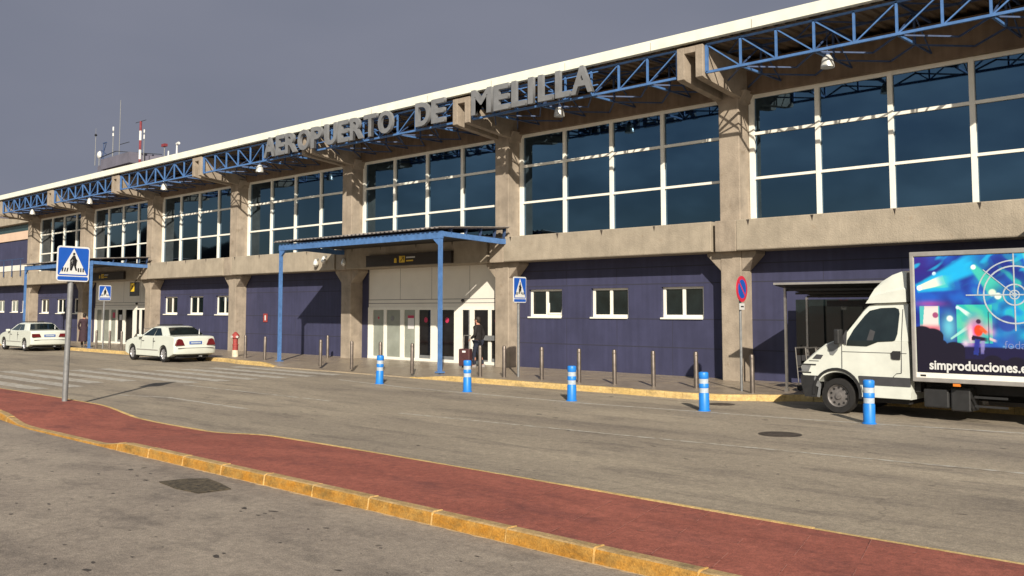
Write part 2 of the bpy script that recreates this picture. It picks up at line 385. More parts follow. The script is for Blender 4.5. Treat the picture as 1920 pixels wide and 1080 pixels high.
def kerb_run(name, xa, xb, fy, fh, wd, m, side, step=1.0, joint=None, sub=4, gap=.012, top=None):
    """kerb of blocks; side=-1 the face looks to -Y"""
    mb = MB(); jb = MB(); x = xa; i = 0
    while x < xb - .01:
        L0 = x + gap / 2; L1 = min(x + step, xb) - gap / 2
        dz = (random.random() - .5) * .008; dy = (random.random() - .5) * .012
        rings = []
        for k in range(sub + 1):
            X = L0 + (L1 - L0) * k / sub; h = fh(X) + .004 + dz; y = fy(X) + dy
            s = side; b = min(.03, h * .4)
            rings.append([(X, y, -.02), (X, y - s * .012, h - b), (X, y - s * (.012 + b * .35), h - b * .3), (X, y - s * (.012 + b), h), (X, y - s * wd, h), (X, y - s * wd, -.02)])
        mb.loft(rings)
        if joint:
            X0, X1 = L1 - .004, L1 + gap + .004; h = fh(L1) + .004; y = fy(L1)
            if h > .06: jb.loft([[(X, y + side * .004, -.01), (X, y - side * .016, h - .01), (X, y - side * .045, h + .006), (X, y - side * wd, h + .005), (X, y - side * wd, -.01)] for X in (X0, X1)])
        x += step; i += 1
    o = mb.build(name, m, kind='structure')
    if top:
        o.data.materials.append(M[top])
        for p in o.data.polygons:
            if p.normal.z > .8: p.material_index = 1
    if joint: jb.build(name + '_joints', joint, kind='structure')
    return o
kerb_run('median_kerb', -45, 6, ynear, hisl, .14, 'kerb', -1, .98, 'mortar', top='kerbtop')
kerb_run('median_back_kerb', -45, 6, yfar, lambda x: hislf(x) - .002, .1, 'kerb2', 1, .98)

KP = [(-90, 18.95), (-52, 18.95), (-33.5, 18.9), (-31.5, 18.55), (-28, 18.35), (-20, 18.3), (-12.0, 18.38), (-11.2, 18.55), (-10.4, 19.1), (-9.6, 19.75), (-9.0, 20.0), (-8, 20.05), (12, 20.05)]
def ykerb(x):
    for (a, ya), (b, yb) in zip(KP, KP[1:]):
        if a <= x <= b: return ya + (yb - ya) * sm(a, b, x)
    return KP[-1][1]
def hk(x): return .14 - .115 * sm(-30.3, -28.6, x) * (1 - sm(-21.6, -19.6, x))
kerb_run('pavement_kerb', -90, -29, ykerb, hk, .16, 'kerb2', -1, .5, sub=2)
kerb_run('dropped_kerb', -29, -21.5, ykerb, hk, .16, 'barekerb', -1, .5, sub=2)
kerb_run('yellow_pavement_kerb', -21.5, 12, ykerb, hk, .16, 'kerb2', -1, .5, sub=2)
mb = MB(); prev = None
for i in range(0, 409):
    x = -90 + i * .25; y0 = ykerb(x) + .155
    row = []
    for k, t in enumerate((0, .25, .5, 1)):
        y = y0 + (24.2 - y0) * t; h = hk(x) + (.14 - hk(x)) * min(1, (y - y0) / 1.1)
        row.append(mb.bm.verts.new((x, y, h)))
    if prev:
        for k in range(3): mb.bm.faces.new((prev[k], row[k], row[k + 1], prev[k + 1]))
    prev = row
mb.build('pavement', 'pave', kind='structure')
# tile joints (fine grooves shown as thin dark strips)
mb = MB()
for k in range(4):
    y = 20.45 + .8 * k
    mb.box(-90, 12, y, y + .012, .1405, .1425)
for i in range(128): mb.box(-90 + .8 * i, -90 + .8 * i + .01, 20.3, 22.9, .1405, .1422)
mb.build('pavement_joints', 'barekerb', kind='structure')

# road paint
mb = MB()
for k in range(10):
    y = 9.0 + k * .93
    xl = -33.6 if y < 12 else (-32.6 if y < 14.2 else -30.3)
    xr = -25.4 if y < 10.5 else (-26.4 if y < 11.8 else -24.5 + .08 * (k - 4))
    n = 10
    for i in range(n):
        a = xl + (xr - xl) * i / n; b = xl + (xr - xl) * (i + 1) / n
        mb.poly([(a, y, .008), (b, y, .008), (b, y + .46, .008), (a, y + .46, .008)])
mb.build('zebra_crossing', 'paint', kind='structure')
mb = MB()
def line(pts, wd, z=.008):
    for (x0, y0), (x1, y1) in zip(pts, pts[1:]): mb.poly([(x0, y0 - wd / 2, z), (x1, y1 - wd / 2, z), (x1, y1 + wd / 2, z), (x0, y0 + wd / 2, z)])
line([(-22.4, 9.9), (-20.9, 10.42), (-17.3, 10.35)], .12)
line([(-22.5, 16.45), (-19, 16.02), (-13, 16.02), (-8.2, 16.5), (-4.6, 17.15), (3, 18.0)], .12)
mb.build('edge_line', 'paint', kind='structure')
mb = MB()
line([(-24, 12.45), (-17.4, 12.5)], .10); line([(-14.4, 12.0), (-8.2, 12.5), (-3.4, 13.0), (8, 13.6)], .10)
mb.build('lane_line', 'paintfaint', kind='structure')

# drain patch, manholes, cracks
t = MB(); c = Vector((-10.2, 5.5, 0))
pts = [(-10.78, 5.30), (-10.72, 5.62), (-10.55, 5.80), (-10.2, 5.76), (-9.76, 5.66), (-9.80, 5.28), (-10.25, 5.24)]
tag(t.prism(pts, lambda u, v, w_: (u, v, w_), .004, .012).build('drain_grate', 'patch'), 'broken dark drain patch sunk in the foreground asphalt beside the kerb', 'drain')
mb = MB(); rs = random.Random(4); pv = None
for k in range(250):
    x = -14 + 18 * k / 250; w_ = .012 + .03 * rs.random() * (rs.random() > .3)
    cur = (mb.bm.verts.new((x, ynear(x) - w_, .0022)), mb.bm.verts.new((x, ynear(x) + .01, .0035)))
    if pv: mb.bm.faces.new((pv[0], cur[0], cur[1], pv[1]))
    pv = cur
mb.build('kerb_paint_drips', mat('pale_paint_residue', (.46, .34, .20), .85, var=.25, scale=12), kind='structure')
mb = MB()
def fleck(mb, x, y, a, b_, z):
    n = 9; ph = rs.random() * 3; rot = rs.random() * .8 - .4
    P_ = []
    for k in range(n):
        t_ = 2 * math.pi * k / n; q = .65 + .5 * rs.random(); u, v = a * q * math.cos(t_), b_ * q * math.sin(t_)
        P_.append((x + u * math.cos(rot) - v * math.sin(rot), y + u * math.sin(rot) + v * math.cos(rot), z))
    mb.poly(P_)
for k in range(170):
    x = -1.0 - 15 * rs.random() ** 1.0; y = 2.5 + 3.1 * rs.random() - x * .0
    if -10.9 < x < -9.6 and 5.0 < y < 6: continue
    q = rs.choice((.006, .008, .010, .012, .016, .018, .025, .04)); fleck(mb, x, y, q * 1.6, q * .8, .002)
for k in range(60):
    fleck(mb, -22 + 22 * rs.random(), 8.4 + 8 * rs.random(), rs.choice((.02, .03, .06)), rs.choice((.012, .02, .03)), .0065)
mb.build('oil_stains', mat('dark_oil_spot', (.055, .045, .038), .7, var=.4, scale=30), kind='structure')
mb = MB()
for k in range(34):
    fleck(mb, -16 + 15 * rs.random(), 6.3 + 1.4 * rs.random(), rs.choice((.01, .02, .05)), rs.choice((.006, .01)), .128 + .006)
for k, x in enumerate((-6.2, -5.4, -4.9, -4.35, -3.8, -3.3, -2.8)):
    for q in range(7):
        if rs.random() < .3: continue
        y = 6.2 + .24 * q; mb.bar((x - .07 * q, y, .1355), (x - .07 * q - .058, y + .20, .1355), .005, .002)
mb.build('paving_scuffs', mat('pale_scuff', (.33, .135, .105), .8, var=.3, scale=20), kind='structure')
def manhole(x, y, r, label):
    o = thing('manhole_cover', label, 'manhole cover', (x, y, .004), group='iron manhole covers in the road')
    MB().lathe([(r + .05, 0), (r + .05, .004)], n=28).build('frame', 'iron', o)
    MB().lathe([(r, .004), (r, .009)], n=28).build('cover', 'iron', o)
manhole(-7.45, 14.28, .30, 'round iron manhole cover in the road in front of the white truck')
manhole(-10.7, 17.9, .24, 'small dark manhole cover next to the yellow kerb by the trolley shelter')

# ------------------------------------------------------------------ terminal building
CX = [-4.4, -13.03, -21.65, -30.24, -38.9, -47.35, -55.95, -64.3]; YF = 22.4; HW = .31
T = thing('terminal_building', 'long two storey airport terminal with concrete columns, violet panels and dark glass', 'building', (-30, 22.4, .14))
CXE = [4.3] + CX
def bld(mb, n, m, par=T, **k): return mb.build(n, m, par, world=True, **k)
for i, cx in enumerate(CXE):
    mb = MB()
    mb.box(cx - HW, cx + HW, YF, 23.5, .10, 8.0)
    for s in (-1, 1):   # corbels under the spandrel and haunches at the head
        mb.prism([(0, 3.61), (.44, 3.61), (.44, 3.52), (0, 3.08)], lambda u, v, w_: (cx + s * (HW + u), w_, v), 22.42, 22.92)
        mb.prism([(0, 8.0), (.2, 8.0), (0, 7.62)], lambda u, v, w_: (cx + s * (HW + u), w_, v), 22.42, 22.98)
    mb.box(cx - HW - .02, cx + HW, 22.147, 22.41, 3.60, 4.438)
    bld(mb, 'column', 'concrete', bevel=.02)
    # bracket: an inverted U whose two arms run back to the column
    mb = MB()
    for s in (-1, 1):
        xa, xb = (cx + s * .17, cx + s * .39)
        mb.prism([(20.5, 8.87), (20.5, 8.03), (20.62, 7.99), (22.45, 7.78), (23.3, 7.6), (23.3, 8.87)], lambda u, v, w_: (w_, u, v), xa, xb)
    mb.box(cx - .17, cx + .17, 20.502, 23.3, 8.70, 8.868)
    bld(mb, 'roof_bracket', 'concrete', bevel=.012)

# bays
def bay(i, kind):
    xr, xl = CXE[i] - HW, CXE[i + 1] + HW
    W = xr - xl
    # spandrel
    mb = MB(); mb.prism([(22.17, 3.61), (22.15, 3.64), (22.15, 4.42), (22.17, 4.44), (23.05, 4.44), (23.05, 3.61)], lambda u, v, w_: (w_, u, v), xl + .012, xr - .15)
    sp = bld(mb, 'spandrel_beam', 'beam', bevel=.01)
    for k in range(5):
        x = xl + .35 + 1.9 * k + .1 * math.sin(i * 3 + k * 2)
        if x > xr - .3: break
        q = .03 + .02 * abs(math.sin(i * 5 + k * 7))
        mb = MB().prism([(x - q, 4.425), (x + q, 4.425), (x + q * .7, 4.37), (x + q * .15, 4.31 - q), (x - q * .5, 4.37)], lambda u, v, w_: (u, w_, v), 22.1445, 22.149)
        bld(mb, 'drip_stain', 'iron', par=sp)
    # upper beam behind the trusses
    bld(MB().box(xl, xr, 22.75, 23.3, 7.93, 8.85), 'roof_beam', 'eavecon')
    # upper window
    wf = MB(); y0, y1 = 22.93, 23.06
    n = 4; x0 = xl + .09; pw = 1.895; XM = [x0 + pw * k for k in range(n)] + [xr - .05]
    for k in range(n + 1):
        x = XM[k]; ww = .06 if k not in (0,) else .075
        wf.box(x - ww, x + ww, y0, y1, 4.442, 7.93)
    for z, hh in ((4.42, .045), (5.62, .035), (6.85, .04), (7.88, .05)):
        wf.box(xl + .01, xr - .01, y0 + .012, y1 - .01, z - hh, z + hh)
    f = bld(wf, 'window', 'white')
    f.name = 'window_frame'
    gb = MB()
    for k in range(n):
        for za, zb in ((4.46, 5.6), (5.64, 6.83), (6.87, 7.9)):
            a = (random.random() - .5) * .008; b = (random.random() - .5) * .008
            xa, xb = XM[k] + .05, XM[k + 1] - .05
            gb.poly([(xa, 23.0 - a, za), (xb, 23.0 + a, za), (xb, 23.0 + a + b, zb), (xa, 23.0 - a + b, zb)])
    bld(gb, 'window_pane', 'glass', par=f)
    bld(MB().box(xl, xr, 23.3, 23.34, 4.3, 8.0), 'inner_blind', 'soot')
    if kind in ('plain', 'windows'):
        wy = 22.95
        wins = [(xl + .42, xl + 1.86), (xl + 3.05, xl + 4.48), (xl + 5.68, xl + 7.11)] if kind == 'windows' else []
        wb = MB()
        # wall made as horizontal strips so that the openings are real
        zs0, zs1 = 1.80, 2.70
        wb.box(xl, xr, wy, 23.3, .10, zs0); wb.box(xl, xr, wy, 23.3, zs1, 3.64)
        ed = [xl] + [v for p in wins for v in p] + [xr]
        for k in range(0, len(ed), 2): wb.box(ed[k], ed[k + 1], wy, 23.3, zs0, zs1)
        wall = bld(wb, 'wall_panel', 'purple')
        sb = MB()
        for z in (.945, 1.765, 2.80, 3.3): sb.box(xl, xr, wy - .004, wy - .0015, z - .013, z + .013)
        xv = xl + 2.05
        while xv < xr - .5: 
            for za, zb in ((.14, .93), (.96, 1.75), (2.82, 3.29)): sb.box(xv - .006, xv + .006, wy - .004, wy - .0015, za, zb)
            xv += 2.0
        bld(sb, 'panel_joint', 'grille', par=wall)
        for k, (a, b) in enumerate(wins):
            fb = MB(); yy = wy + .10
            fb.box(a, b, yy, yy + .06, zs0 + .0, zs0 + .09); fb.box(a, b, yy, yy + .06, zs1 - .06, zs1)
            for xx in (a, (a + b) / 2 - .05, b - .09): fb.box(xx, xx + (.1 if xx != a else .09), yy + .002, yy + .062, zs0, zs1)
            fb.box(a - .02, b - .03, wy - .05, yy, zs0 - .035, zs0 + .012)
            fo = bld(fb, 'window', 'white')
            op = MB(); op.box(a + .09, (a + b) / 2 - .05, yy + .03, yy + .04, zs0 + .09, zs1 - .06)
            if k == 0 and i == 2:
                pass
            op.box((a + b) / 2 + .05, b - .09, yy + .03, yy + .04, zs0 + .09, zs1 - .06)
            bld(op, 'pane', 'glass2', par=fo)
            if i in (2, 4) and k == 0:
                tl = MB(); xa2, xb2 = (a + b) / 2 + .04, b - .05
                for u0, u1, v0, v1 in ((xa2, xa2 + .05, 1.90, 2.63), (xb2 - .05, xb2, 1.90, 2.63), (xa2, xb2, 1.88, 1.94), (xa2, xb2, 2.58, 2.64)):
                    m_ = Matrix.Translation((0, yy - .01, 1.88)) @ Matrix.Rotation(R(-9), 4, 'X') @ Matrix.Translation((0, -(yy - .01), -1.88))
                    tl.box(u0, u1, yy - .03, yy, v0, v1, m_)
                bld(tl, 'tilted_sash', 'white', par=fo)
        if kind == 'windows' : pass
    if kind == 'entrance':
        wy = 23.0
        xe0, xe1 = xl + .04 + .35, xr - .25 - .0
        bld(MB().box(xl, xe0, 22.98, 23.3, .10, 3.64), 'wall_panel', 'purple'); bld(MB().box(xe1, xr, 22.98, 23.3, .10, 3.64), 'wall_panel', 'purple')
        up = MB(); up.box(xe0, xe1, wy, wy + .1, 2.13, 3.64); pan = bld(up, 'door_header_panel', 'whitepanel')
        jb = MB()
        wE = xe1 - xe0
        for fx in (.0, .26, .505, .78):
            xx = xe0 + wE * fx + .02
            jb.box(xx, xx + .012, wy - .003, wy - .001, 2.42, 3.6)
        for z in (2.28, 2.42): jb.box(xe0, xe1, wy - .0035, wy - .0012, z - .009, z + .009)
        bld(jb, 'panel_joint', 'grille', par=pan)
        fb = MB()
        # frame posts (fractions measured on the photograph)
        posts = [(-29.93, -29.62), (-28.95, -28.78), (-27.95, -27.72), (-27.08, -26.85), (-26.2, -25.83), (-24.93, -24.50), (-24.12, -23.90), (-23.2, -23.05)]
        dx = xl + .31 - (-30.24 + .62)
        ph = [((a + 29.93) / 7.38 * wE + xe0, (b + 29.93) / 7.38 * wE + xe0) for a, b in posts] + [(xe1 - .06, xe1)]
        for a, b in ph: fb.box(a, b, wy - .03, wy + .05, .14, 2.12)
        fb.box(xe0, xe1, wy - .025, wy + .045, 2.03, 2.13); fb.box(xe0, xe1, wy - .04, wy + .06, .14, .24)
        fo = bld(fb, 'door_frame', 'white', par=T)
        d1, d2 = MB(), MB()
        for k in range(len(ph) - 1):
            a, b = ph[k][1], ph[k + 1][0]
            tgt = d1 if (k < 3 or i == 5 and k < 6) else d2
            tgt.box(a, b, wy + .0, wy + .012, .24, 2.03)
        bld(d1, 'pale_glass_door', 'frost', par=fo); bld(d2, 'dark_glass_door', 'dark', par=fo)
        hb = MB()
        for k in (3, 4, 5, 6, 7):
            a, b = ph[k][1], ph[k + 1][0]
            hb.box(a, b, wy - .012, wy - .001, .24, .36 if k != 6 else .30)
        hb.box(ph[5][1] + .30, ph[5][1] + .37, wy - .01, wy - .002, .3, 2.03)
        hb.box(ph[7][1] + .30, ph[7][1] + .40, wy - .01, wy - .002, .3, 2.03)
        bld(hb, 'door_rail', 'galv', par=fo)
        if i == 3:
            for k, dxs, r, mm, zz in ((0, .33, .05, 'pinksticker', 1.72), (1, .33, .1, 'galv', 1.70), (3, .36, .10, 'pinksticker', 1.66), (4, .5, .10, 'pinksticker', 1.66), (7, .25, .10, 'pinksticker', 1.66)):
                bld(MB().lathe([(r, 0), (r, .004)], (ph[k][1] + dxs, wy - .006, zz), n=20, axis='y'), 'round_sticker', mm, par=fo)
            bld(MB().box(ph[2][1] + .2, ph[2][1] + .55, wy - .006, wy - .002, 1.32, 1.72), 'notice', 'paper', par=fo)
            bld(MB().box(ph[2][1] + .2, ph[2][1] + .55, wy - .009, wy - .0065, 1.72, 1.82), 'notice_heading', 'pinksticker', par=fo)
        else:
            for k, zz in ((2, 1.72), (3, 1.6)):
                bld(MB().box(ph[k][1] + .2, ph[k][1] + .5, wy - .006, wy - .002, zz - .15, zz + .15), 'notice', 'pinksticker' if k == 2 else 'paper', par=fo)
        bld(MB().lathe([(.035, 0), (.06, .05), (.05, .1)], (xe0 + wE * .74, wy - .1, 2.36), n=12, axis='y'), 'door_sensor', 'soot', par=fo)
        # sign box over the doors
        sx0, sx1 = xl + 1.45, xl + 6.2
        sg = bld(MB().box(sx0, sx1, 22.02, 22.145, 3.66, 4.08), 'entrance_sign_box', 'brownsign')
        pb = MB()
        px = xl + 3.0
        pb.box(px + .42, px + .74, 22.012, 22.019, 3.76, 4.0); pb.lathe([(.07, 0), (.07, .007)], (px + .2, 22.012, 3.87), n=14, axis='y').box(px + .13, px + .27, 22.0125, 22.0185, 3.76, 3.84)
        pb.box(px + .82, px + 1.2, 22.012, 22.019, 3.79, 3.84)
        bld(pb, 'pictogram', 'yellow', par=sg)
        qb = MB().box(px + .82, px + 1.3, 22.012, 22.019, 3.91, 3.96)
        bld(qb, 'sign_lettering', 'signwhite', par=sg)
        ab = MB(); ab.prism([(px + .48, 3.80), (px + .52, 3.80), (px + .66, 3.93), (px + .66, 3.84), (px + .69, 3.84), (px + .69, 3.97), (px + .56, 3.97), (px + .56, 3.945), (px + .635, 3.945)], lambda u, v, w_: (u, w_, v), 22.0085, 22.0115)
        bld(ab, 'arrow', 'signblack', par=sg)
kinds = ['entrance', 'plain', 'windows', 'entrance', 'plain', 'windows', 'entrance', 'windows']
for i, k in enumerate(kinds): bay(i, k)

# roof: fascia, deck, trusses
XL, XR = -66.2, 6.5
bld(MB().box(XL, XR, 20.42, 20.60, 8.96, 9.24), 'fascia', 'fascia')
jb = MB()
x = XL + 1
while x < XR: jb.box(x, x + .012, 20.4185, 20.4195, 8.965, 9.18); x += 3.0
bld(jb, 'fascia_joint', 'deck')
mb = MB()
x = XL; ribs = []
while x < XR:
    ribs += [(x, 8.93), (x + .12, 8.93), (x + .15, 8.98), (x + .27, 8.98)]; x += .30
V0 = [mb.bm.verts.new((a, 20.605, z)) for a, z in ribs]; V1 = [mb.bm.verts.new((a, 24.5, z + .10)) for a, z in ribs]
for k in range(len(ribs) - 1): mb.bm.faces.new((V0[k], V0[k + 1], V1[k + 1], V1[k]))
bld(mb, 'roof_deck', 'deck')
bld(MB().box(XL, XR, 20.61, 45, 9.10, 9.16).box(XL, XL + .15, 20.6, 45, 8.0, 9.15), 'roof', 'tower')
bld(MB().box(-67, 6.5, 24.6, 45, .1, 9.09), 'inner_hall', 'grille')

def truss(i):
    xr, xl = CXE[i] - .44, CXE[i + 1] + .44
    n = 8; st = (xr - xl) / n; X = [xl + st * k for k in range(n + 1)]
    zb, zt = 8.13, 8.86; y = 20.62
    mb = MB()
    mb.bar((xl, y, zb), (xr, y, zb), .07, .06); mb.bar((xl, y, zt), (xr, y, zt), .05, .05)
    for x in X: mb.bar((x, y, zb), (x, y, zt), .05 if x not in (X[0], X[-1]) else .07)
    pratt = i < 5
    for k in range(n):
        if pratt: down = k < n // 2
        else: down = k % 2 == 0
        a, b = ((X[k], zt), (X[k + 1], zb)) if down else ((X[k], zb), (X[k + 1], zt))
        mb.bar((a[0], y + .012, a[1]), (b[0], y + .012, b[1]), .032 if pratt else .045)
    tr = bld(mb, 'front_truss', 'blue')
    mb = MB()
    yb = 22.72
    for k in range(1, n, 2):
        x = X[k]
        bld(MB().bar((x, y, zb), (x, y + .95, zb), .055, .055), 'cross_rail', 'blue', par=tr)  # sunlit front part of each chord, kept in the brighter blue
    mb = MB()
    ym = y + 1.05
    for k in range(1, n, 2):
        x = X[k]
        mb.bar((x, y + .95, zb), (x, yb, zb), .04)  # rest of the same chord, eave shade put into the darker blue
        mb.bar((x, y, zt), (x, yb, zt + .02), .05)
        mb.bar((x, ym, zb), (x, ym, zt), .045)
        mb.bar((x, y, zb), (x, ym, zt), .03); mb.bar((x, yb, zb), (x, ym, zt), .03)
    mb.bar((xl, ym, zt), (xr, ym, zt), .05)
    for k in range(0, n):
        a, b = (y, ym) if k % 2 else (ym, y)
        mb.bar((X[k], a, zb - .02), (X[k + 1], b, zb - .02), .035)
        mb.bar((X[k], a, zt - .02), (X[k + 1], b, zt - .02), .03)
        mb.bar((X[k], ym + (0 if k % 2 else yb - ym), zb - .02), (X[k + 1], ym + (yb - ym if k % 2 else 0), zb - .02), .035)
    bld(mb, 'shaded_inner_truss', 'dkblue', par=tr)
for i in range(8): truss(i)

# left wing beyond the last column: lower storey runs on, upper storey is set back
wing = thing('terminal_side_wing', 'lower left wing of the terminal with roof terrace, peach bands and violet walls', 'building', (-75, 22.4, .14))
xl, xr = -90, -64.7
mb = MB(); wins = [(x, x + 1.4) for x in (-87.2, -84.6, -82, -79.3, -76.7, -74.1, -71.5, -68.9, -66.9)]
mb.box(xl, xr, 22.95, 23.3, .1, 1.85).box(xl, xr, 22.95, 23.3, 2.68, 3.64)
ed = [xl] + [v for p in wins for v in p] + [xr]
for k in range(0, len(ed), 2): mb.box(ed[k], ed[k + 1], 22.95, 23.3, 1.85, 2.68)
mb.build('wall_panel', 'purple', wing, world=True)
for a, b in wins:
    f = MB().box(a, b, 23.03, 23.08, 1.85, 1.93).box(a, b, 23.03, 23.08, 2.6, 2.68).box(a, a + .08, 23.032, 23.082, 1.85, 2.68).box(b - .08, b, 23.032, 23.082, 1.85, 2.68).box((a + b) / 2 - .05, (a + b) / 2 + .05, 23.032, 23.082, 1.85, 2.68).box(a, b, 22.9, 23.03, 1.82, 1.86).build('window', 'white', wing, world=True)
    MB().box(a + .08, b - .08, 23.05, 23.06, 1.93, 2.6).build('pane', 'frost', f, world=True)
MB().box(xl, xr, 22.3, 23.0, 3.64, 4.58).build('spandrel_beam', 'beam', wing, world=True, bevel=.02)
MB().box(xl, xr, 22.26, 22.5, 4.585, 4.95).build('parapet', 'whitepanel', wing, world=True)
MB().box(xl, xr, 22.5, 30.5, 4.3, 4.6).build('terrace_floor', 'pave', wing, world=True)
mb = MB()
for k in range(17): mb.bar((-90 + 1.55 * k, 22.22, 4.2), (-90 + 1.55 * k, 22.22, 5.35), .05)
mb.bar((-90, 22.22, 5.35), (-64.8, 22.22, 5.35), .05).build('railing', 'dkblue', wing, world=True)
MB().box(-100, -67, 27, 40, 4.6, 7.55).build('upper_wall', 'purple', wing, world=True)
MB().box(-100, -66.9, 26.9, 40, 7.56, 8.22).build('peach_band', 'peach', wing, world=True)
MB().box(-100, -67, 27.05, 40, 8.23, 8.82).build('teal_window_strip', 'teal', wing, world=True)
MB().box(-100, -66.8, 26.6, 40, 8.83, 9.75).build('cream_band', 'beam', wing, world=True)
MB().box(-100, -66.7, 26.3, 40, 9.76, 9.86).build('roof_edge', 'deck', wing, world=True)

# ------------------------------------------------------------------ airport name in grey letters
SG = thing('building_sign', 'large grey capital letters spelling AEROPUERTO DE MELILLA hung along the eaves truss', 'sign', (-24.5, 20.33, 8.15))
LT = [('A', -33.01, -32.20), ('E', -32.13, -31.50), ('R', -31.45, -30.68), ('O', -30.60, -29.80), ('P', -29.72, -29.0), ('U', -28.85, -28.08), ('E', -28.0, -27.36), ('R', -27.26, -26.52), ('T', -26.46, -25.74), ('O', -25.65, -24.86), ('D', -23.65, -22.93), ('E', -22.84, -22.2), ('M', -20.95, -20.07), ('E', -19.96, -19.32), ('L', -19.2, -18.63), ('I', -18.52, -18.28), ('L', -18.12, -17.57), ('L', -17.45, -16.91), ('A', -16.85, -16.07)]
for ch, a, b in LT:
    mb = text_mb(ch, 1.06, .055, .030, width=(b - a) * (1.0 if ch != 'I' else .85))
    bmesh.ops.translate(mb.bm, vec=(a, 20.33, 8.165), verts=mb.bm.verts)
    zs = [v.co.z for v in mb.bm.verts]; z0, z1 = min(zs), max(zs)
    for v in mb.bm.verts: v.co.z = 8.15 + (v.co.z - z0) / (z1 - z0) * .80
    mb.build('letter', 'letter', SG, world=True)
mb = MB()
for a, b in ((-33.1, -24.8), (-23.7, -22.1), (-20.95, -16.0)):
    for z in (8.35, 8.72): mb.bar((a, 20.44, z), (b, 20.44, z), .03)
    x = a + .3
    while x < b: mb.bar((x, 20.40, 8.45), (x, 20.62, 8.45), .03); x += .95
mb.build('mounting_rail', 'blue', SG, world=True)

# ------------------------------------------------------------------ bell lamps under the eaves
lampx = [(-9.63, 'bell floodlight under the eaves above the right hand windows nearest the truck'), (-18.08, 'bell floodlight under the eaves below the last letters of the name sign'),
         (-34.78, 'bell floodlight under the eaves left of the name sign'), (-43.38, 'bell floodlight under the eaves two bays left of the name sign'),
         (-52.1, 'bell floodlight under the eaves over the far entrance'), (-60.5, 'bell floodlight under the eaves at the far left end of the terminal')]
L0 = thing('floodlight', lampx[0][1], 'lamp', (lampx[0][0], 21.2, 7.83), group='bell floodlights hung under the eaves')
MB().lathe([(.165, 0), (.16, .06), (.13, .2), (.085, .28), (.07, .30)], n=20).build('lamp_shade', 'lamp', L0, smooth=True)
MB().lathe([(.06, .30), (.06, .36), (.03, .37)], n=14).tube((0, 0, .36), (0, 0, .92), .012).bar((0, -.6, .31), (0, .5, .31), .03).build('bracket', 'dkblue', L0)
MB().lathe([(.11, .01), (.11, .02)], n=16).build('lens', 'galv', L0)
for x, l in lampx[1:]: dup(L0, (x, 21.2, 7.86), l)

# ------------------------------------------------------------------ entrance canopies
def canopy(i, label):
    x1, x0 = CXE[i] + .45, CXE[i + 1] + .10
    o = thing('entrance_canopy', label, 'canopy', ((x0 + x1) / 2, 19.3, .14), group='blue steel entrance canopies')
    yf = 19.3; b = lambda mb, n, m, **k: mb.build(n, m, o, world=True, **k)
    b(MB().box(x0, x1, yf - .06, yf + .06, 4.23, 4.46), 'front_beam', 'blue')
    for x in (x0 + .07, x1 - .07):
        b(MB().prism([(19.37, 4.30), (19.37, 4.45), (21.9, 4.36), (22.24, 4.36), (22.24, 4.20), (21.9, 4.19)], lambda u, v, w_: (w_, u, v), x - .05, x + .05), 'side_beam', 'blue')
        pb = MB().bar((x, yf, .12), (x, yf, 4.23), .105, .105)
        pb.box(x - .11, x + .11, yf - .11, yf + .11, .12, .16)
        pb.prism([(0, 4.23), (.26, 4.23), (0, 4.02)], lambda u, v, w_: (x + (.06 + u if x < o.location.x else -.06 - u), w_, v), yf - .04, yf + .04)
        b(pb, 'post', 'blue')
    mb = MB()
    k = 0
    for y in (19.7, 20.35, 21.0, 21.65, 22.1):
        zt = 4.60 + (y - 19.2) * .055; mb.bar((x0 - .02, y, zt - .05), (x1 + .02, y, zt - .05), .05, .07)
        for x in (x0 + .07, x1 - .07): mb.prism([(0, 0), (.09, 0), (0, -(zt - 4.36) + .02)], lambda u, v, w_: (w_, y + u, zt - .02 + v), x - .05, x + .05)
    b(mb, 'purlin', 'dkblue')
    mb = MB(); xs_ = x0 - .12; pr = []
    while xs_ < x1 + .12: pr += [(xs_, 0), (xs_ + .08, 0), (xs_ + .11, .035), (xs_ + .19, .035)]; xs_ += .22
    A = [[mb.bm.verts.new((x, y, 4.545 + (y - 19.1) * .06 + z + dz)) for x, z in pr] for y, dz in ((19.08, 0), (20.6, 0), (22.2, 0))]
    for r0, r1 in zip(A, A[1:]):
        for k in range(len(pr) - 1): mb.bm.faces.new((r0[k], r0[k + 1], r1[k + 1], r1[k]))
    s = b(mb, 'roof_sheet', 'canopysheet'); md = s.modifiers.new('s', 'SOLIDIFY'); md.thickness = .02
    b(MB().box(x0 + .15, x1 - .15, 19.4, 22.15, 4.40, 4.425), 'soffit', 'soot')
    for k in range(6):
        xx = x0 + (x1 - x0) * (.12 + .15 * k)
        b(MB().lathe([(.09, 4.36), (.09, 4.40)], (xx, 20.0 + .3 * (k % 2), 0), n=14), 'downlight', 'lamp')
    return o
canopy(3, 'blue steel canopy over the main entrance where the man walks out')
canopy(6, 'blue steel canopy over the far left entrance behind the crossing sign')
canopy(0, 'blue steel canopy over the entrance past the truck at the far right')

# cameras on the column beside the main entrance
def cctv(x, y, z, rz, label):
    o = thing('security_camera', label, 'camera', (x, y, z), rz, group='white security cameras by the main entrance')
    MB().lathe([(.03, -.24), (.10, -.18), (.11, -.10), (.07, 0), (.04, .06)], n=16).build('housing', 'lamp', o, smooth=True)
    MB().bar((0, 0, .05), (0, .28, .10), .04).build('arm', 'galv', o)
cctv(-31.75, 22.0, 4.02, 0, 'white dome security camera on the beam left of the entrance column')
cctv(-30.0, 22.1, 3.98, 0, 'white dome security camera on the entrance column under the canopy')
cctv(-31.2, 22.0, 4.12, 0, 'small white security camera between the dome camera and the entrance column')

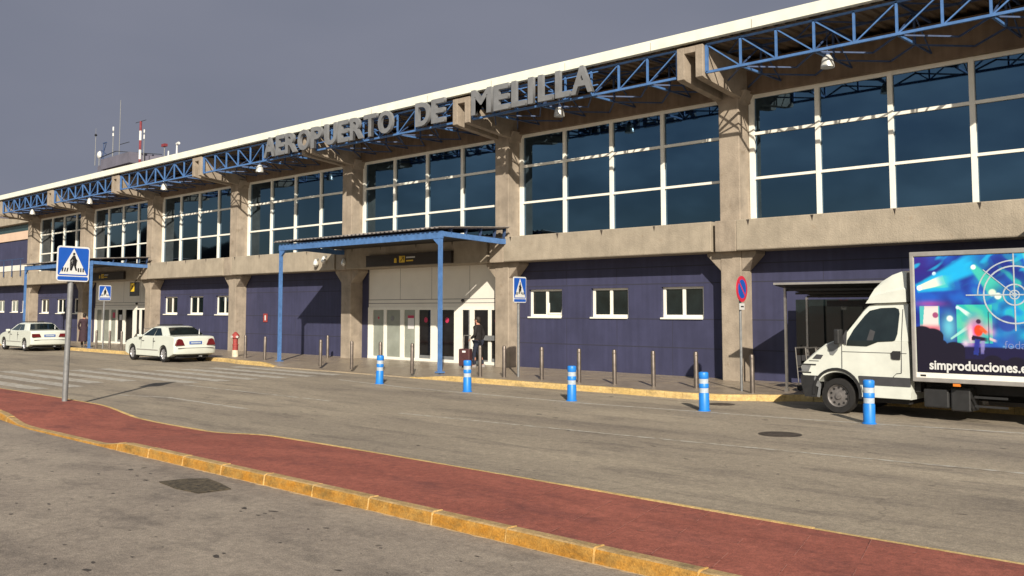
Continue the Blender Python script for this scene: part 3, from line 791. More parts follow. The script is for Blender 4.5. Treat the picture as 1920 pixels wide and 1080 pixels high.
# ------------------------------------------------------------------ signs
def sign_face(o, polys):
    for name, mt, pts, t0, t1 in polys:
        MB().prism(pts, lambda u, v, w_: (w_, u, v), t0, t1).build(name, mt, o, tri=True)
def rrect(w_, h, r, cx=0, cz=0, n=5):
    p = []
    for sx, sz, a0 in ((1, 1, 0), (-1, 1, 90), (-1, -1, 180), (1, -1, 270)):
        for k in range(n + 1):
            a = R(a0 + 90 * k / n); p.append((cx + sx * (w_ / 2 - r) + r * math.cos(a), cz + sz * (h / 2 - r) + r * math.sin(a)))
    return p
def crossing_sign(loc, rz, tilt, zb, W, H, label, pole_r, lean=0):
    """sign face looks along local +X"""
    o = thing('crossing_sign', label, 'road sign', loc, rz, group='blue pedestrian crossing signs')
    o.rotation_euler = (lean, 0, rz)
    MB().tube((0, 0, -.02), (0, 0, zb + H * .5), pole_r, n=14).build('pole', 'galv', o, smooth=True)
    b = bpy.data.objects.new('sign_plate', None)
    cz = zb + H / 2; d = pole_r + .005
    plate = MB().prism(rrect(W, H, W * .09, 0, cz), lambda u, v, w_: (w_, u, v), d, d + .02).build('sign_plate', 'signwhite', o)
    def face(n, m, pts, t): return MB().prism(pts, lambda u, v, w_: (w_, u, v), d + .0195 + t * .002, d + .0215 + t * .002).build(n, m, plate, tri=True)
    hm = H * .80; cm = zb + H - .03 - hm / 2
    face('blue_field', 'signblue', rrect(W * .93, hm - .01, W * .06, 0, cm), 1)
    face('blue_bar', 'signblue', rrect(W * .93, H * .105, W * .04, 0, zb + H * .085), 1)
    tw = W * .42
    face('triangle', 'signwhite', [(-tw, cm - hm * .45), (tw, cm - hm * .45), (0, cm + hm * .47)], 2)
    s = W / .68
    def P(pts): return [(u * s, cm + v * s) for u, v in pts]
    face('walker_symbol', 'signblack', P([(-.012, .135), (.03, .13), (.05, .07), (.085, .02), (.075, .01), (.03, .055), (.022, .01), (.04, -.06), (.085, -.185), (.05, -.19), (.006, -.075), (-.03, -.19), (-.07, -.185), (-.025, -.05), (-.018, .06), (-.065, .02), (-.078, .032), (-.04, .09)]), 3)
    hd = [( .004 + .026 * math.cos(R(a)), .165 + .028 * math.sin(R(a))) for a in range(0, 360, 30)]
    face('walker_symbol', 'signblack', P(hd), 3)
    for k, u in enumerate((-.225, -.175, -.125, .115, .165, .215)):
        face('stripe_symbol', 'signblack', P([(u - .018, -.215), (u + .010, -.215), (u + .026 - .02 * (u > 0), -.13), (u + .0 - .02 * (u > 0), -.13)]), 3)
    return o
crossing_sign((-20.43, 7.93, .11), R(2), 0, 2.53, .68, .745, 'big pedestrian crossing sign on leaning grey pole standing on the red median', .056, lean=R(-1.0))
crossing_sign((-18.28, 19.6, .14), R(6), 0, 2.10, .60, .74, 'pedestrian crossing sign on grey pole beside the right column of the main entrance', .035)
crossing_sign((-46.3, 19.7, .14), R(4), 0, 2.35, .62, .74, 'far pedestrian crossing sign in front of the left entrance doors', .035)

o = thing('no_parking_sign', 'round blue and red no parking sign on grey pole in front of the right column', 'road sign', (-11.26, 19.76, .14), R(6))
MB().tube((0, 0, -.02), (0, 0, 2.5), .032, n=14).build('pole', 'galv', o, smooth=True)
circ = lambda r, cz, n=28: [(r * math.cos(2 * math.pi * k / n), cz + r * math.sin(2 * math.pi * k / n)) for k in range(n)]
pl = MB().prism(circ(.31, 2.39), lambda u, v, w_: (w_, u, v), .036, .052).build('sign_plate', 'signred', o)
MB().prism(circ(.225, 2.39), lambda u, v, w_: (w_, u, v), .052, .055).build('blue_field', 'signblue', pl)
MB().prism([(-.19, 2.55), (-.16, 2.58), (.19, 2.23), (.16, 2.20)], lambda u, v, w_: (w_, u, v), .055, .058).build('red_slash', 'signred', pl)
pk = MB().box(.036, .05, -.13, .13, 1.90, 2.05).build('plaque', 'signwhite', o); MB().box(.051, .053, -.08, .08, 1.96, 1.99).build('arrow', 'signblack', pk)

o = thing('hanging_sign', 'small yellow and black projecting sign box beside the far entrance column', 'sign', (-48.6, 22.2, 2.75))
MB().box(-.25, .55, -.08, .08, 0, .72).build('housing', 'signblack', o)
MB().box(-.18, .28, -.09, -.081, .24, .68).build('sign_face', 'yellow', o)
MB().prism([(0, .36), (.06, .36), (.06, .48), (.16, .48), (.16, .56), (0, .56)], lambda u, v, w_: (u - .03, w_, v), -.094, -.0905).build('symbol', 'brownsign', o)
MB().bar((.15, 0, .72), (.15, .4, 1.3), .03).build('arm', 'soot', o)

# wall plate (fire extinguisher sign)
o = tag(MB().box(-.17, .17, -.01, 0, 0, .38).build('wall_sign', 'redpaint'), 'small red sign on the violet wall left of the main entrance', 'sign'); o.location = (-36.9, 22.93, 1.48)
MB().box(-.05, .05, -.013, -.0105, .08, .30).build('symbol', 'signwhite', o)

# ------------------------------------------------------------------ steel bollards
BL = [(-33.2, 19.75, 'steel bollard beside the red hydrant at the kerb'), (-31.3, 19.45, 'steel bollard on the pavement left of the canopy left post'),
      (-26.7, 18.75, 'first steel bollard right of the canopy left post'), (-24.75, 18.6, 'steel bollard in front of the entrance column beside the pale doors'),
      (-23.4, 18.7, 'steel bollard behind the leftmost blue plastic post'), (-21.75, 18.6, 'steel bollard in front of the doors left of the canopy right post'),
      (-19.1, 18.88, 'steel bollard standing just in front of the man with the suitcase'), (-18.41, 19.15, 'steel bollard left of the crossing sign in front of the column'),
      (-17.08, 19.25, 'steel bollard under the first small window right of the crossing sign'), (-15.68, 19.15, 'steel bollard directly behind the third blue plastic post'),
      (-14.63, 19.3, 'steel bollard under the middle small window'), (-13.5, 19.4, 'steel bollard under the right small window'),
      (-12.49, 19.75, 'steel bollard behind the fourth blue plastic post near the right column'), (-10.79, 19.42, 'steel bollard right of the no parking sign by the shelter'),
      (-30.85, 22.0, 'dark steel bollard close in front of the column left of the main doors'),
      (-45.2, 19.55, 'steel bollard in front of the middle of the far entrance doors'), (-43.9, 19.55, 'steel bollard just left of the parked white taxi nose'), (-46.6, 19.5, 'steel bollard beside the far crossing sign pole')]
B0 = thing('bollard', BL[0][2], 'bollard', (BL[0][0], BL[0][1], .14), group='steel bollards along the pavement')
MB().lathe([(.055, -.02), (.055, .84), (.045, .875), (.02, .89)], n=18).build('tube', 'steel', B0, smooth=True)
MB().lathe([(.058, .78), (.058, .80)], n=18).build('ring', 'steel', B0)
for x, y, l in BL[1:]:
    dup(B0, (x, y, .135), l, rot=(R(random.uniform(-.6, .6)), R(random.uniform(-.6, .6)), 0))

# blue delineator posts
DL = [(-20.45, 16.32, 'leftmost blue plastic lane post with white bands in front of the doors', 2.5), (-16.89, 16.25, 'blue plastic lane post near the man with the suitcase', 0),
      (-13.53, 16.26, 'blue plastic lane post in front of the small windows, third from left', .5), (-10.255, 16.5, 'blue plastic lane post in front of the right column', -.6), (-6.97, 16.70, 'blue plastic lane post standing beside the truck cab', .5)]
D0 = thing('lane_post', DL[0][2], 'lane post', (DL[0][0], DL[0][1], .006), group='blue plastic lane posts with white bands')
MB().lathe([(.125, 0), (.125, .012), (.105, .02), (.103, .34), (.094, .355), (.094, .365)], n=24).lathe([(.094, .456), (.094, .464), (.1, .47), (.1, .54), (.094, .55)], n=24).lathe([(.094, .645), (.1, .655), (.1, .755), (.09, .775), (.06, .782)], n=24).build('post_body', 'postblue', D0, smooth=True)
for z in (.3655, .5505): MB().lathe([(.0955, z), (.0955, z + .093)], n=24).build('reflective_band', 'reflect', D0, smooth=True)
D0.rotation_euler = (0, R(DL[0][3]), 0)
for x, y, l, a in DL[1:]: dup(D0, (x, y, .006), l, rot=(0, R(a), random.random()))

# hydrant
o = thing('fire_hydrant', 'red fire hydrant post on cream base beside the kerb', 'hydrant', (-34.3, 19.95, .14))
MB().lathe([(.13, 0), (.13, .26)], n=18).build('base', 'cream', o, smooth=True)
MB().lathe([(.11, .26), (.11, .45), (.125, .46), (.125, .49), (.10, .50), (.10, .72), (.15, .75), (.16, .84), (.12, .90), (.05, .98), (.03, 1.0)], n=18).build('barrel', 'redpaint', o, smooth=True)
for s in (-1, 1): MB().tube((s * .08, -.02, .80), (s * .20, -.04, .80), .05).build('outlet', 'lamp' if s > 0 else 'galv', o)
MB().tube((0, 0, .80), (0, -.19, .80), .055).build('outlet', 'lamp', o)

# ------------------------------------------------------------------ trolley shelter
o = thing('trolley_shelter', 'dark flat roofed luggage trolley shelter on thin steel posts behind the truck', 'shelter', (-8.4, 21.2, .14))
b = lambda mb, n, m, **k: mb.build(n, m, o, world=True, **k)
X0, X1 = -10.47, -5.9
b(MB().prism([(19.95, 2.60), (19.95, 2.655), (22.2, 2.40), (22.2, 2.34)], lambda u, v, w_: (w_, u, v), X0, X1), 'roof_sheet', 'soot')
b(MB().box(X0 - .01, X1, 19.91, 19.948, 2.615, 2.665), 'gutter', 'trim')
mb = MB()
for y in (20.4, 21.0, 21.6): mb.bar((X0, y, 2.60 - (y - 19.95) * .114 - .05), (X1, y, 2.60 - (y - 19.95) * .114 - .05), .05)
mb.box(X0 + .3, X1, 22.02, 22.07, 2.12, 2.27)
b(mb, 'purlin', 'bumper')
for x in (-10.40, -7.9, -6.1):
    b(MB().bar((x, 20.32, .22), (x, 20.32, 2.55), .05).bar((x, 20.32, .12), (x, 20.32, .22), .09), 'post', 'alu')
    b(MB().bar((x - .3, 22.05, .12), (x - .3, 22.05, 2.35), .05), 'post', 'alu')
b(MB().box(-11.25, X1, 22.55, 22.57, .55, 2.3), 'back_panel_and_shade', 'glass2')  # dark panel, widened and raised to stand in for shadow on the wall
def trolley(x, y, rz, label):
    o = thing('luggage_trolley', label, 'trolley', (x, y, .14), rz, group='steel luggage trolleys')
    fr = MB()
    for s in (-.27, .27):
        fr.tube((s, .35, .12), (s, .42, 1.0), .014, n=8).tube((s, .35, .14), (s * .7, -.5, .12), .014, n=8).tube((s, .37, .45), (s, .08, .48), .01, n=8)
    fr.tube((-.27, .42, 1.0), (.27, .42, 1.0), .02, n=8).tube((-.27, .37, .55), (.27, .37, .55), .012, n=8).tube((-.19, -.5, .12), (.19, -.5, .12), .014, n=8)
    for k in range(5): fr.tube((-.2 + .1 * k, .35, .14), (-.15 + .075 * k, -.48, .13), .007, n=6)
    fr.build('frame', 'alu', o)
    MB().box(-.24, .24, .40, .44, .58, .82).build('ad_panel', 'bumper', o)
    for s in (-.25, .25): MB().tube((s - .02, .33, .075), (s + .02, .33, .075), .075).build('wheel', 'black', o)
    MB().tube((-.02, -.45, .06), (.02, -.45, .06), .06).build('wheel', 'black', o)
    return o
for k in range(5): trolley(-9.95 + .24 * k, 21.0 + .02 * k, R(88), ['front luggage trolley in the nested row under the shelter', 'second luggage trolley in the nested row under the shelter', 'third luggage trolley in the nested row behind the truck nose', 'fourth luggage trolley in the nested row hidden by the truck nose', 'rearmost luggage trolley of the nested row behind the truck'][k])
trolley(-43.0, 20.6, R(75), 'lone luggage trolley beyond the bonnet of the nearer white taxi')

# ------------------------------------------------------------------ vehicles
def slab_body(prof, W, tumble, zt, mats, name, par, front_pull=.0, rear_pull=.0, xr=(0, 1), edge=.03, arches=(), bevel=.025):
    """closed side outline swept across the width; corners pulled in plan, sides leaning in above zt"""
    xa, xb = xr
    mb = MB(); rings = []
    fr = [-1, -.985, -.86, -.45, 0, .45, .86, .985, 1]
    for f in fr:
        k = max(0, (abs(f) - .45) / .55) ** 2.2
        e = edge if abs(f) == 1 else (edge * .3 if abs(f) > .97 else 0)
        ring = []
        for x, z in prof:
            t = (x - xa) / (xb - xa)
            xx = x + (xb - xa) * 0 + (front_pull * k * max(0, (t - .82) / .18) * -1) + (rear_pull * k * max(0, (.14 - t) / .14))
            zz = z
            cx_, cz_ = (xa + xb) / 2, sum(p[1] for p in prof) / len(prof)
            zz += (cz_ - z) / max(.2, abs(cz_ - z)) * e * (1 if abs(z - cz_) > .12 else 0)
            y = f * W / 2 * (1 - tumble * max(0, zz - zt))
            if zt > 0 and zz < zt: y *= 1 - .10 * max(0, (zt - .35 - zz)) 
            crown = .02 * (1 - f * f) if z > cz_ else 0
            ring.append((xx, y, zz + crown))
        rings.append(ring)
    mb.loft(rings)
    o = mb.build(name, mats, par, smooth=True, tri=False)
    if arches:
        bpy.context.view_layer.update()
        cutters = []
        for ax, az, ar in arches:
            c_ = MB().tube((ax, -2, az), (ax, 2, az), ar, n=36).build('cut', 'black'); c_.parent = par; cutters.append(c_)
        bpy.context.view_layer.update()
        for m_ in list(o.modifiers): o.modifiers.remove(m_)
        for c_ in cutters:
            md = o.modifiers.new('bool', 'BOOLEAN'); md.object = c_; md.operation = 'DIFFERENCE'; md.solver = 'EXACT'
        dg = bpy.context.evaluated_depsgraph_get(); me = bpy.data.meshes.new_from_object(o.evaluated_get(dg))
        o.modifiers.clear(); o.data = me
        for p in me.polygons: p.use_smooth = True
        md = o.modifiers.new('b', 'EDGE_SPLIT'); md.split_angle = R(28)
        for c_ in cutters: bpy.data.objects.remove(c_)
    return o
def wheel(par, x, y, r, wd, side, hubm, kind='alloy'):
    # tyre is the wheel part, rim its child; side = outward y sign
    t = MB(); s = side
    t.lathe([(r * .62, y - s * wd), (r * .9, y - s * wd), (r, y - s * wd * .85), (r, y - s * .04), (r * .95, y), (r * .68, y), (r * .64, y - s * .03)], (x, 0, r), n=32, axis='y', cap1=False)
    tyre = t.build('wheel', 'black', par, smooth=True)
    rb = MB()
    rb.lathe([(r * .645, y - s * .03), (r * .63, y - s * .012), (r * .60, y - s * .02), (r * .56, y - s * .06), (r * .2, y - s * .05), (r * .17, y - s * .015), (r * .05, y - s * .01)], (x, 0, r), n=28, axis='y', cap0=False)
    if kind == 'alloy':
        for k in range(7):
            a = 2 * math.pi * k / 7; rb.bar((x + r * .14 * math.cos(a), y - s * .02, r + r * .14 * math.sin(a)), (x + r * .58 * math.cos(a), y - s * .022, r + r * .58 * math.sin(a)), .05, .03, up=(0, 1, 0))
    rim = rb.build('rim', hubm, tyre, smooth=True)
    hb = MB()
    n = 7 if kind == 'alloy' else 10
    for k in range(n):
        a = 2 * math.pi * (k + .5) / n; q = r * (.42 if kind == 'alloy' else .47)
        hb.lathe([(r * (.10 if kind == 'alloy' else .065), y - s * .050), (r * (.10 if kind == 'alloy' else .065), y - s * .046)], (x + q * math.cos(a), 0, r + q * math.sin(a)), n=10, axis='y')
    hb.build('rim_hole', 'black', tyre)
    return tyre

def bil(c, u, v):
    a, b_, c_, d = [Vector(p) for p in c]
    return (a * (1 - u) + b_ * u) * (1 - v) + (d * (1 - u) + c_ * u) * v
def sedan(loc, rz, label, L, tail, W=1.72, alloy=True, zr=1.38, boxy=0):
    o = thing('white_taxi', label, 'taxi', loc, rz, group='white taxis parked at the kerb')
    h = L / 2
    wf, wr = h - .82, -h + .98
    # lower body, x forward
    prof = [(-h + .03, .34), (-h - .0, .42), (-h, .60), (-h + .035, .64), (-h + .05, .93), (-h + .10, .99), (-h + .35, 1.02), (-h + .92, 1.035), (h - 1.55, .99), (h - 1.1, .955), (h - .5, .87), (h - .16, .78), (h - .04, .70), (h, .56), (h, .42), (h - .04, .30), (h - .5, .21), (-h + .5, .21)]
    body = slab_body(prof, W, .10, .62, 'car', 'body', o, .22, .10, (-h, h), .03, arches=[(wf, .31, .365), (wr, .31, .365)])
    # greenhouse
    bz, tz = 1.0, zr
    yb, yt = W / 2 - .075, W / 2 - .27
    bx0, bx1, tx0, tx1 = -h + .78, h - 1.42, -h + 1.42 - .1 * boxy, h - 2.17
    rings = []
    for f in (-1, -.9, -.5, 0, .5, .9, 1):
        d = .05 * (1 - f * f); e = .035 if abs(f) == 1 else 0
        pr = [(bx0 - d, bz - .03, yb), (tx0 - .14 - d * .6, tz - .07 - e * .3, yt + .035), (tx0 + .02, tz - .012 - e, yt), ((tx0 + tx1) / 2, tz + .01 - e, yt), (tx1 - .05, tz - .012 - e, yt), (tx1 + .15 + d * .6, tz - .08 - e * .3, yt + .04), (bx1 + d, bz - .03, yb)]
        rings.append([(x, f * y, z) for x, z, y in pr])
    gh = MB().loft(rings).build('cabin', 'car', o, smooth=40)
    def glass(n, quad, off, rects, m='glass2'):
        a, b_, c_, d = [Vector(p) for p in quad]; nn = (b_ - a).cross(d - a).normalized() * off
        for rc in rects:
            pts = [bil(quad, u, v) + nn for u, v in rc]; p2 = [p - nn * .6 for p in pts]
            mb = MB(); A = [mb.bm.verts.new(p) for p in pts]; B = [mb.bm.verts.new(p) for p in p2]
            k = len(A); mb.bm.faces.new(A); mb.bm.faces.new(B[::-1])
            for i_ in range(k): mb.bm.faces.new((A[i_], B[i_], B[(i_ + 1) % k], A[(i_ + 1) % k]))
            mb.build(n, m, o)
    for s in (1, -1):
        q = [(bx0, s * yb, bz - .03), (bx1, s * yb, bz - .03), (tx1 + .08, s * (yt + .02), tz - .04), (tx0 - .06, s * (yt + .02), tz - .04)]
        off = .012 if s < 0 else -.012
        glass('side_window', q, off, [[(.17, .10), (.49, .10), (.50, .90), (.28, .90)], [(.515, .10), (.92, .10), (.925, .2), (.82, .90), (.525, .90)]] if not boxy else [[(.19, .10), (.47, .10), (.48, .90), (.25, .90)], [(.50, .10), (.92, .10), (.92, .2), (.82, .90), (.51, .90)]])
    q = [(bx0 - .05, yb, bz + .0), (bx0 - .05, -yb, bz + .0), (tx0 - .15, -(yt + .03), tz - .065), (tx0 - .15, yt + .03, tz - .065)]
    glass('rear_window', q, .05, [[(.06, .10), (.5, .06), (.94, .10), (.92, .92), (.5, .97), (.08, .92)]])
    q = [(bx1 + .05, -yb, bz), (bx1 + .05, yb, bz), (tx1 + .15, yt + .03, tz - .07), (tx1 + .15, -(yt + .03), tz - .07)]
    glass('windscreen', q, .05, [[(.06, .06), (.94, .06), (.92, .93), (.08, .93)]])
    # lights, plate, bumper strip, handles
    hx = -h + .045
    for s in (1, -1):
        yo = s * (W / 2 - .10); yi = s * (W / 2 - .43)
        if tail == 'tri': pts = [(yo + s * .055, .67), (yi + s * .03, .67), (yi + s * .13, .89), (yo - s * .09, .92), (yo - s * .02, .88)]
        else: pts = [(yo + s * .05, .70), (yi - s * .02, .70), (yi + s * .06, .86), (yo + s * .05, .86)]
        MB().prism(pts, lambda u, v, w_: (w_, u, v), hx - .035, hx + .07).build('tail_light', 'red', o)
        MB().box(h - .12, h - .02, s * .45 - .16, s * .45 + .16, .62, .74).build('headlight', 'lamp', o)
        MB().box(h - .10, h - .0 + .004, s * .42 - .14, s * .42 + .14, .63, .73)
    pb = MB().box(hx - .022, hx + .01, -.26, .26, .70, .82).build('number_plate', 'plate', o)
    MB().box(hx - .026, hx - .0225, -.2, .2, .735, .785).build('plate_lettering', 'reflect', pb)
    MB().box(hx - .02, hx + .01, .29 - .62, .33 - .62, .70, .80).build('taxi_badge', 'signwhite', o)
    MB().box(-h - .008, -h + .01, -W / 2 + .12, W / 2 - .12, .555, .575).build('bumper_trim', 'galv', o)
    for s in (1, -1):
        yy = s * (W / 2 * 1.0 + .0)
        MB().box(wr + .42, wf - .42, yy - .012, yy + .006, .44, .475).build('side_trim', 'trim', o)
        for x in (-.55, .38): MB().box(x, x + .16, yy * (1 - .10 * .18) - .0 - .02, yy * (1 - .10 * .18) + .016, .79, .815).build('door_handle', 'bumper', o)
        MB().box(bx1 - .28, bx1 - .12, s * (W / 2 - .02), s * (W / 2 + .16), .95, 1.06).build('wing_mirror', 'car', o, bevel=.03)
        for x in (.62, -.42): MB().box(x, x + .008, yy * .985 - .012, yy * .985 + .012, .50, .93).build('door_gap', 'bumper', o)
        wheel(o, wf, s * (W / 2 - .02), .31, .2, s, 'rim' if alloy else 'hub'); wheel(o, wr, s * (W / 2 - .02), .31, .2, s, 'rim' if alloy else 'hub')
    MB().box(-h + .25, h - .3, -W / 2 + .2, W / 2 - .2, .17, .30).build('underbody', 'black', o)
    seamx = -h + .043
    MB().box(seamx - .004, seamx + .01, -W / 2 + .46, W / 2 - .46, .648, .656).box(-h + .30, -h + .31, -W / 2 + .2, W / 2 - .2, 1.035, 1.042).build('boot_seam', 'bumper', o)
    MB().lathe([(.012, 1.06), (.02, 1.10), (.006, 1.28)], (-h + .6, -W / 2 + .42, 0), n=8).build('aerial', 'signwhite', o)
    MB().box(-.15, .0, -.5, .5, zr + .025, zr + .06).build('roof_rack', 'soot', o)
    MB().tube((-h + .5, -.25, .22), (-h + .02, -.25, .24), .03).build('exhaust', 'galv', o)
    return o
sedan((-36.0, 17.96, .004), R(180), 'white saloon taxi with triangular tail lights parked in front of the violet wall', 4.45, 'tri')
sedan((-50.2, 17.80, .004), R(180), 'white saloon taxi with wide tail lights parked at the far left', 4.6, 'wide', boxy=1, alloy=True)

# ---- box truck: local s along +X from nose (0) to back, near side towards -Y
TR = thing('box_truck', 'white cab box truck with blue concert print on its side parked at the kerb', 'truck', (-8.96, 17.85, .004))
W = 2.0
def tprof(pts, name, m, xr, tumble=.0, zt=9, pull=0, edge=.03, wid=W, arches=(), y0=0):
    """profile (s,z), front is at low s"""
    mb = MB(); rings = []
    for f in (-1, -.98, -.86, -.45, 0, .45, .86, .98, 1):
        k = max(0, (abs(f) - .3) / .7) ** 2.4
        e = edge if abs(f) == 1 else 0
        cz = sum(p[1] for p in pts) / len(pts); ring = []
        for s, z in pts:
            t = (s - xr[0]) / (xr[1] - xr[0])
            ss = s + pull * k * max(0, 1 - t / .42)
            zz = z - (e if z > cz + .1 else 0)
            y = f * wid / 2 * (1 - tumble * max(0, zz - zt))
            ring.append((ss, W / 2 + y0 + y, zz + (.025 * (1 - f * f) if z > cz + .2 else 0)))
        rings.append(ring)
    mb.loft(rings); o = mb.build(name, m, TR, smooth=32)
    if arches:
        for m_ in list(o.modifiers): o.modifiers.remove(m_)
        cut = []
        for ax, az, ar in arches:
            c_ = MB().tube((ax, -1, az), (ax, 4, az), ar, n=40).build('cut', 'black'); c_.parent = TR; cut.append(c_)
        bpy.context.view_layer.update()
        for c_ in cut:
            md = o.modifiers.new('bool', 'BOOLEAN'); md.object = c_; md.operation = 'DIFFERENCE'; md.solver = 'EXACT'
        dg = bpy.context.evaluated_depsgraph_get(); me = bpy.data.meshes.new_from_object(o.evaluated_get(dg))
        o.modifiers.clear(); o.data = me
        for p in me.polygons: p.use_smooth = True
        md = o.modifiers.new('b', 'EDGE_SPLIT'); md.split_angle = R(28)
        for c_ in cut: bpy.data.objects.remove(c_)
    return o
WC, WR_ = .885, .345
low = [(.06, .73), (.03, .80), (.02, .90), (.10, .985), (.30, 1.15), (.62, 1.36), (.93, 1.46), (1.10, 1.46), (2.27, 1.46), (2.29, 1.3), (2.31, .36), (1.3, .36), (.55, .55), (.3, .70)]
tprof(low, 'cab_body', 'truck', (0, 2.3), .03, .9, .13, .03, arches=[(WC, .36, .455)])
up = [(.90, 1.44), (1.02, 1.60), (1.40, 2.03), (1.52, 2.12), (1.75, 2.17), (2.2, 2.19), (2.26, 2.14), (2.28, 1.44)]
tprof(up, 'cab_roof', 'truck', (.9, 2.3), .16, 1.44, .10, .03, wid=W * .984)
dfl = [(1.44, 2.16), (1.50, 2.28), (1.62, 2.44), (1.78, 2.58), (1.98, 2.70), (2.18, 2.77), (2.25, 2.74), (2.26, 2.185), (1.6, 2.17)]
tprof(dfl, 'roof_deflector', 'truck', (1.4, 2.3), .10, 2.2, .06, .05, wid=1.86)
tprof([(1.42, 2.16), (1.47, 2.22), (1.60, 2.30), (2.20, 2.46), (2.25, 2.44), (2.26, 2.185)], 'deflector_skirt', 'truck', (1.4, 2.3), .03, 2.2, .06, .03, wid=1.90)
# deflector crease
bmp = [(.0, .70), (.0, .86), (.035, .90), (.06, .735), (.42, .73), (.455, .70), (.50, .52), (.43, .50), (.37, .30), (.14, .30), (.03, .55)]
bmp = [(.10, .30), (.02, .52), (.0, .70), (.01, .735), (.44, .735), (.455, .66), (.41, .50), (.38, .30)]
tprof(bmp, 'bumper', 'soot', (0, 2.3), 0, 9, .13, .02, wid=W + .02)
yn = -.004; PULL = .13
def side(name, pts, m, t0=-.006, t1=.01, tumb=None, par=None):
    def f(u, v, w_):
        y = w_
        if tumb: y = W / 2 - (W / 2 * tumb[2]) * (1 - tumb[0] * max(0, v - tumb[1])) + w_
        return (u + PULL * max(0, 1 - (u / 2.3) / .42), y, v)
    return MB().prism(pts, f, t0, t1).build(name, m, par or TR, tri=True)
LT_ = (.03, .9, 1.0); UT = (.16, 1.44, .984)
side('mud_lip', [(.395, .31), (.44, .50), (.385, .52), (.33, .66), (.36, .72), (.50, .56), (.46, .30)], 'galv', -.016, 0.0)
# side window: lower piece on the door, upper on the roof part
def wf(u, v, w_):
    if v < 1.44: y = W / 2 - W / 2 * (1 - .03 * max(0, v - .9))
    else: y = W / 2 - W / 2 * .984 * (1 - .16 * (v - 1.44))
    return (u, y + w_, v)
win = [(1.10, 1.34), (1.12, 1.44), (1.24, 1.66), (1.45, 1.93), (1.54, 2.02), (1.75, 2.07), (2.02, 2.08), (2.09, 2.05), (2.11, 1.97), (2.08, 1.58), (2.04, 1.46), (2.0, 1.44), (1.72, 1.42), (1.50, 1.335)]
fa = MB()
lo = [(1.10, 1.34), (1.12, 1.445), (2.0, 1.445), (1.72, 1.425), (1.50, 1.335)]
hi = [(1.12, 1.445)] + win[2:12]
hi[-1] = (2.0, 1.445)
sw = MB().prism(lo, wf, -.014, .004).prism(hi, wf, -.014, .004).build('side_window', 'glass2', TR, tri=True)
side('quarter_panel', [(.995, 1.46), (1.10, 1.64), (1.115, 1.62), (1.09, 1.35), (1.0, 1.40)], 'bumper', -.012, .005, None)
# windscreen
wsb = MB()
A = [(1.00, .22, 1.56), (1.00, W - .22, 1.56), (1.36, W - .27, 1.97), (1.36, .27, 1.97)]
wsb.poly([(x - .035, y, z + .03) for x, y, z in A]).build('windscreen', 'glass2', TR)
side('seat_shape', [(1.5, 1.45), (1.62, 1.45), (1.66, 1.62), (1.56, 1.66)], 'bumper', -.0165, -.0145, UT)
# seams
def seam(n, pts, wd=.008):
    mb = MB()
    for (a, b_), (c_, d) in zip(pts, pts[1:]):
        p = wf(a, b_, -.006); q = wf(c_, d, -.006); mb.bar(p, q, wd, .008)
    mb.build(n, 'bumper', TR)
seam('door_gap', [(1.0, 1.36), (1.0, .90)], .009)
seam('door_gap', [(2.17, 2.05), (2.16, 1.5), (2.15, .85), (2.06, .84), (2.0, .78), (2.0, .50)], .009)
seam('body_crease', [(1.0, 1.22), (2.25, 1.22)], .005)
seam('body_crease', [(.32, 1.02), (.52, 1.02)], .012)
side('door_handle', [(1.97, 1.12), (2.0, 1.10), (2.13, 1.10), (2.14, 1.20), (2.14, 1.26), (2.0, 1.26), (1.96, 1.22)], 'soot', -.02, 0, (.03, .9, 1.0))
side('indicator', [(.30, 1.06), (.50, 1.06), (.56, 1.14), (.40, 1.15)], 'bumper', -.012, .03, (.03, .9, 1.0))
side('headlight_strip', [(.03, .955), (.38, .955), (.38, .93), (.03, .93)], 'soot', -.008, .14, None)
side('headlight', [(.03, .925), (.26, .925), (.20, .80), (.03, .80)], 'galv', -.004, .14, None)
side('headlight_strip', [(.02, .795), (.26, .795), (.26, .77), (.02, .77)], 'soot', -.008, .14, None)
side('bonnet_trim', [(.64, 1.335), (.78, 1.40), (.92, 1.44), (.95, 1.38), (.90, 1.24), (.80, 1.14), (.73, 1.15), (.69, 1.26)], 'galv', -.010, .02, (.03, .9, 1.0))
side('lower_trim', [(1.33, .765), (2.31, .765), (2.31, .60), (1.36, .60)], 'bumper', -.018, .01, None)
side('sill', [(1.38, .59), (2.31, .59), (2.33, .52), (2.31, .37), (1.44, .37)], 'truck', -.02, .02, None)
mb = MB()
n = 18
arc = [(WC + .45 * math.cos(math.pi * (1.03 - 1.08 * k / n)), .40 + .45 * math.sin(math.pi * (1.03 - 1.08 * k / n))) for k in range(n + 1)]
ar2 = [(WC + .50 * math.cos(math.pi * (1.03 - 1.08 * k / n)), .40 + .50 * math.sin(math.pi * (1.03 - 1.08 * k / n))) for k in range(n + 1)]
mb.prism(arc + ar2[::-1], lambda u, v, w_: (u, w_, v), -.03, .04).build('wheel_arch', 'soot', TR, tri=True)
mb = MB().lathe([(.11, 0), (.12, .05), (.11, .09)], (0, 0, 0), n=6)
MB().box(.93, 1.05, -.22, -.02, 1.36, 1.66).build('wing_mirror', 'soot', TR, bevel=.03)
MB().bar((1.02, -.1, 1.42), (1.05, .06, 1.42), .05).build('mirror_arm', 'soot', TR)
MB().box(.93, 1.05, W + .02, W + .22, 1.36, 1.66).build('wing_mirror', 'soot', TR, bevel=.03)
for s, y in ((-1, .03), (1, W - .03)):
    wheel(TR, WC, y, WR_, .22, s, 'hub', 'steel')
    wheel(TR, 4.95, y, WR_, .45, s, 'hub', 'steel')
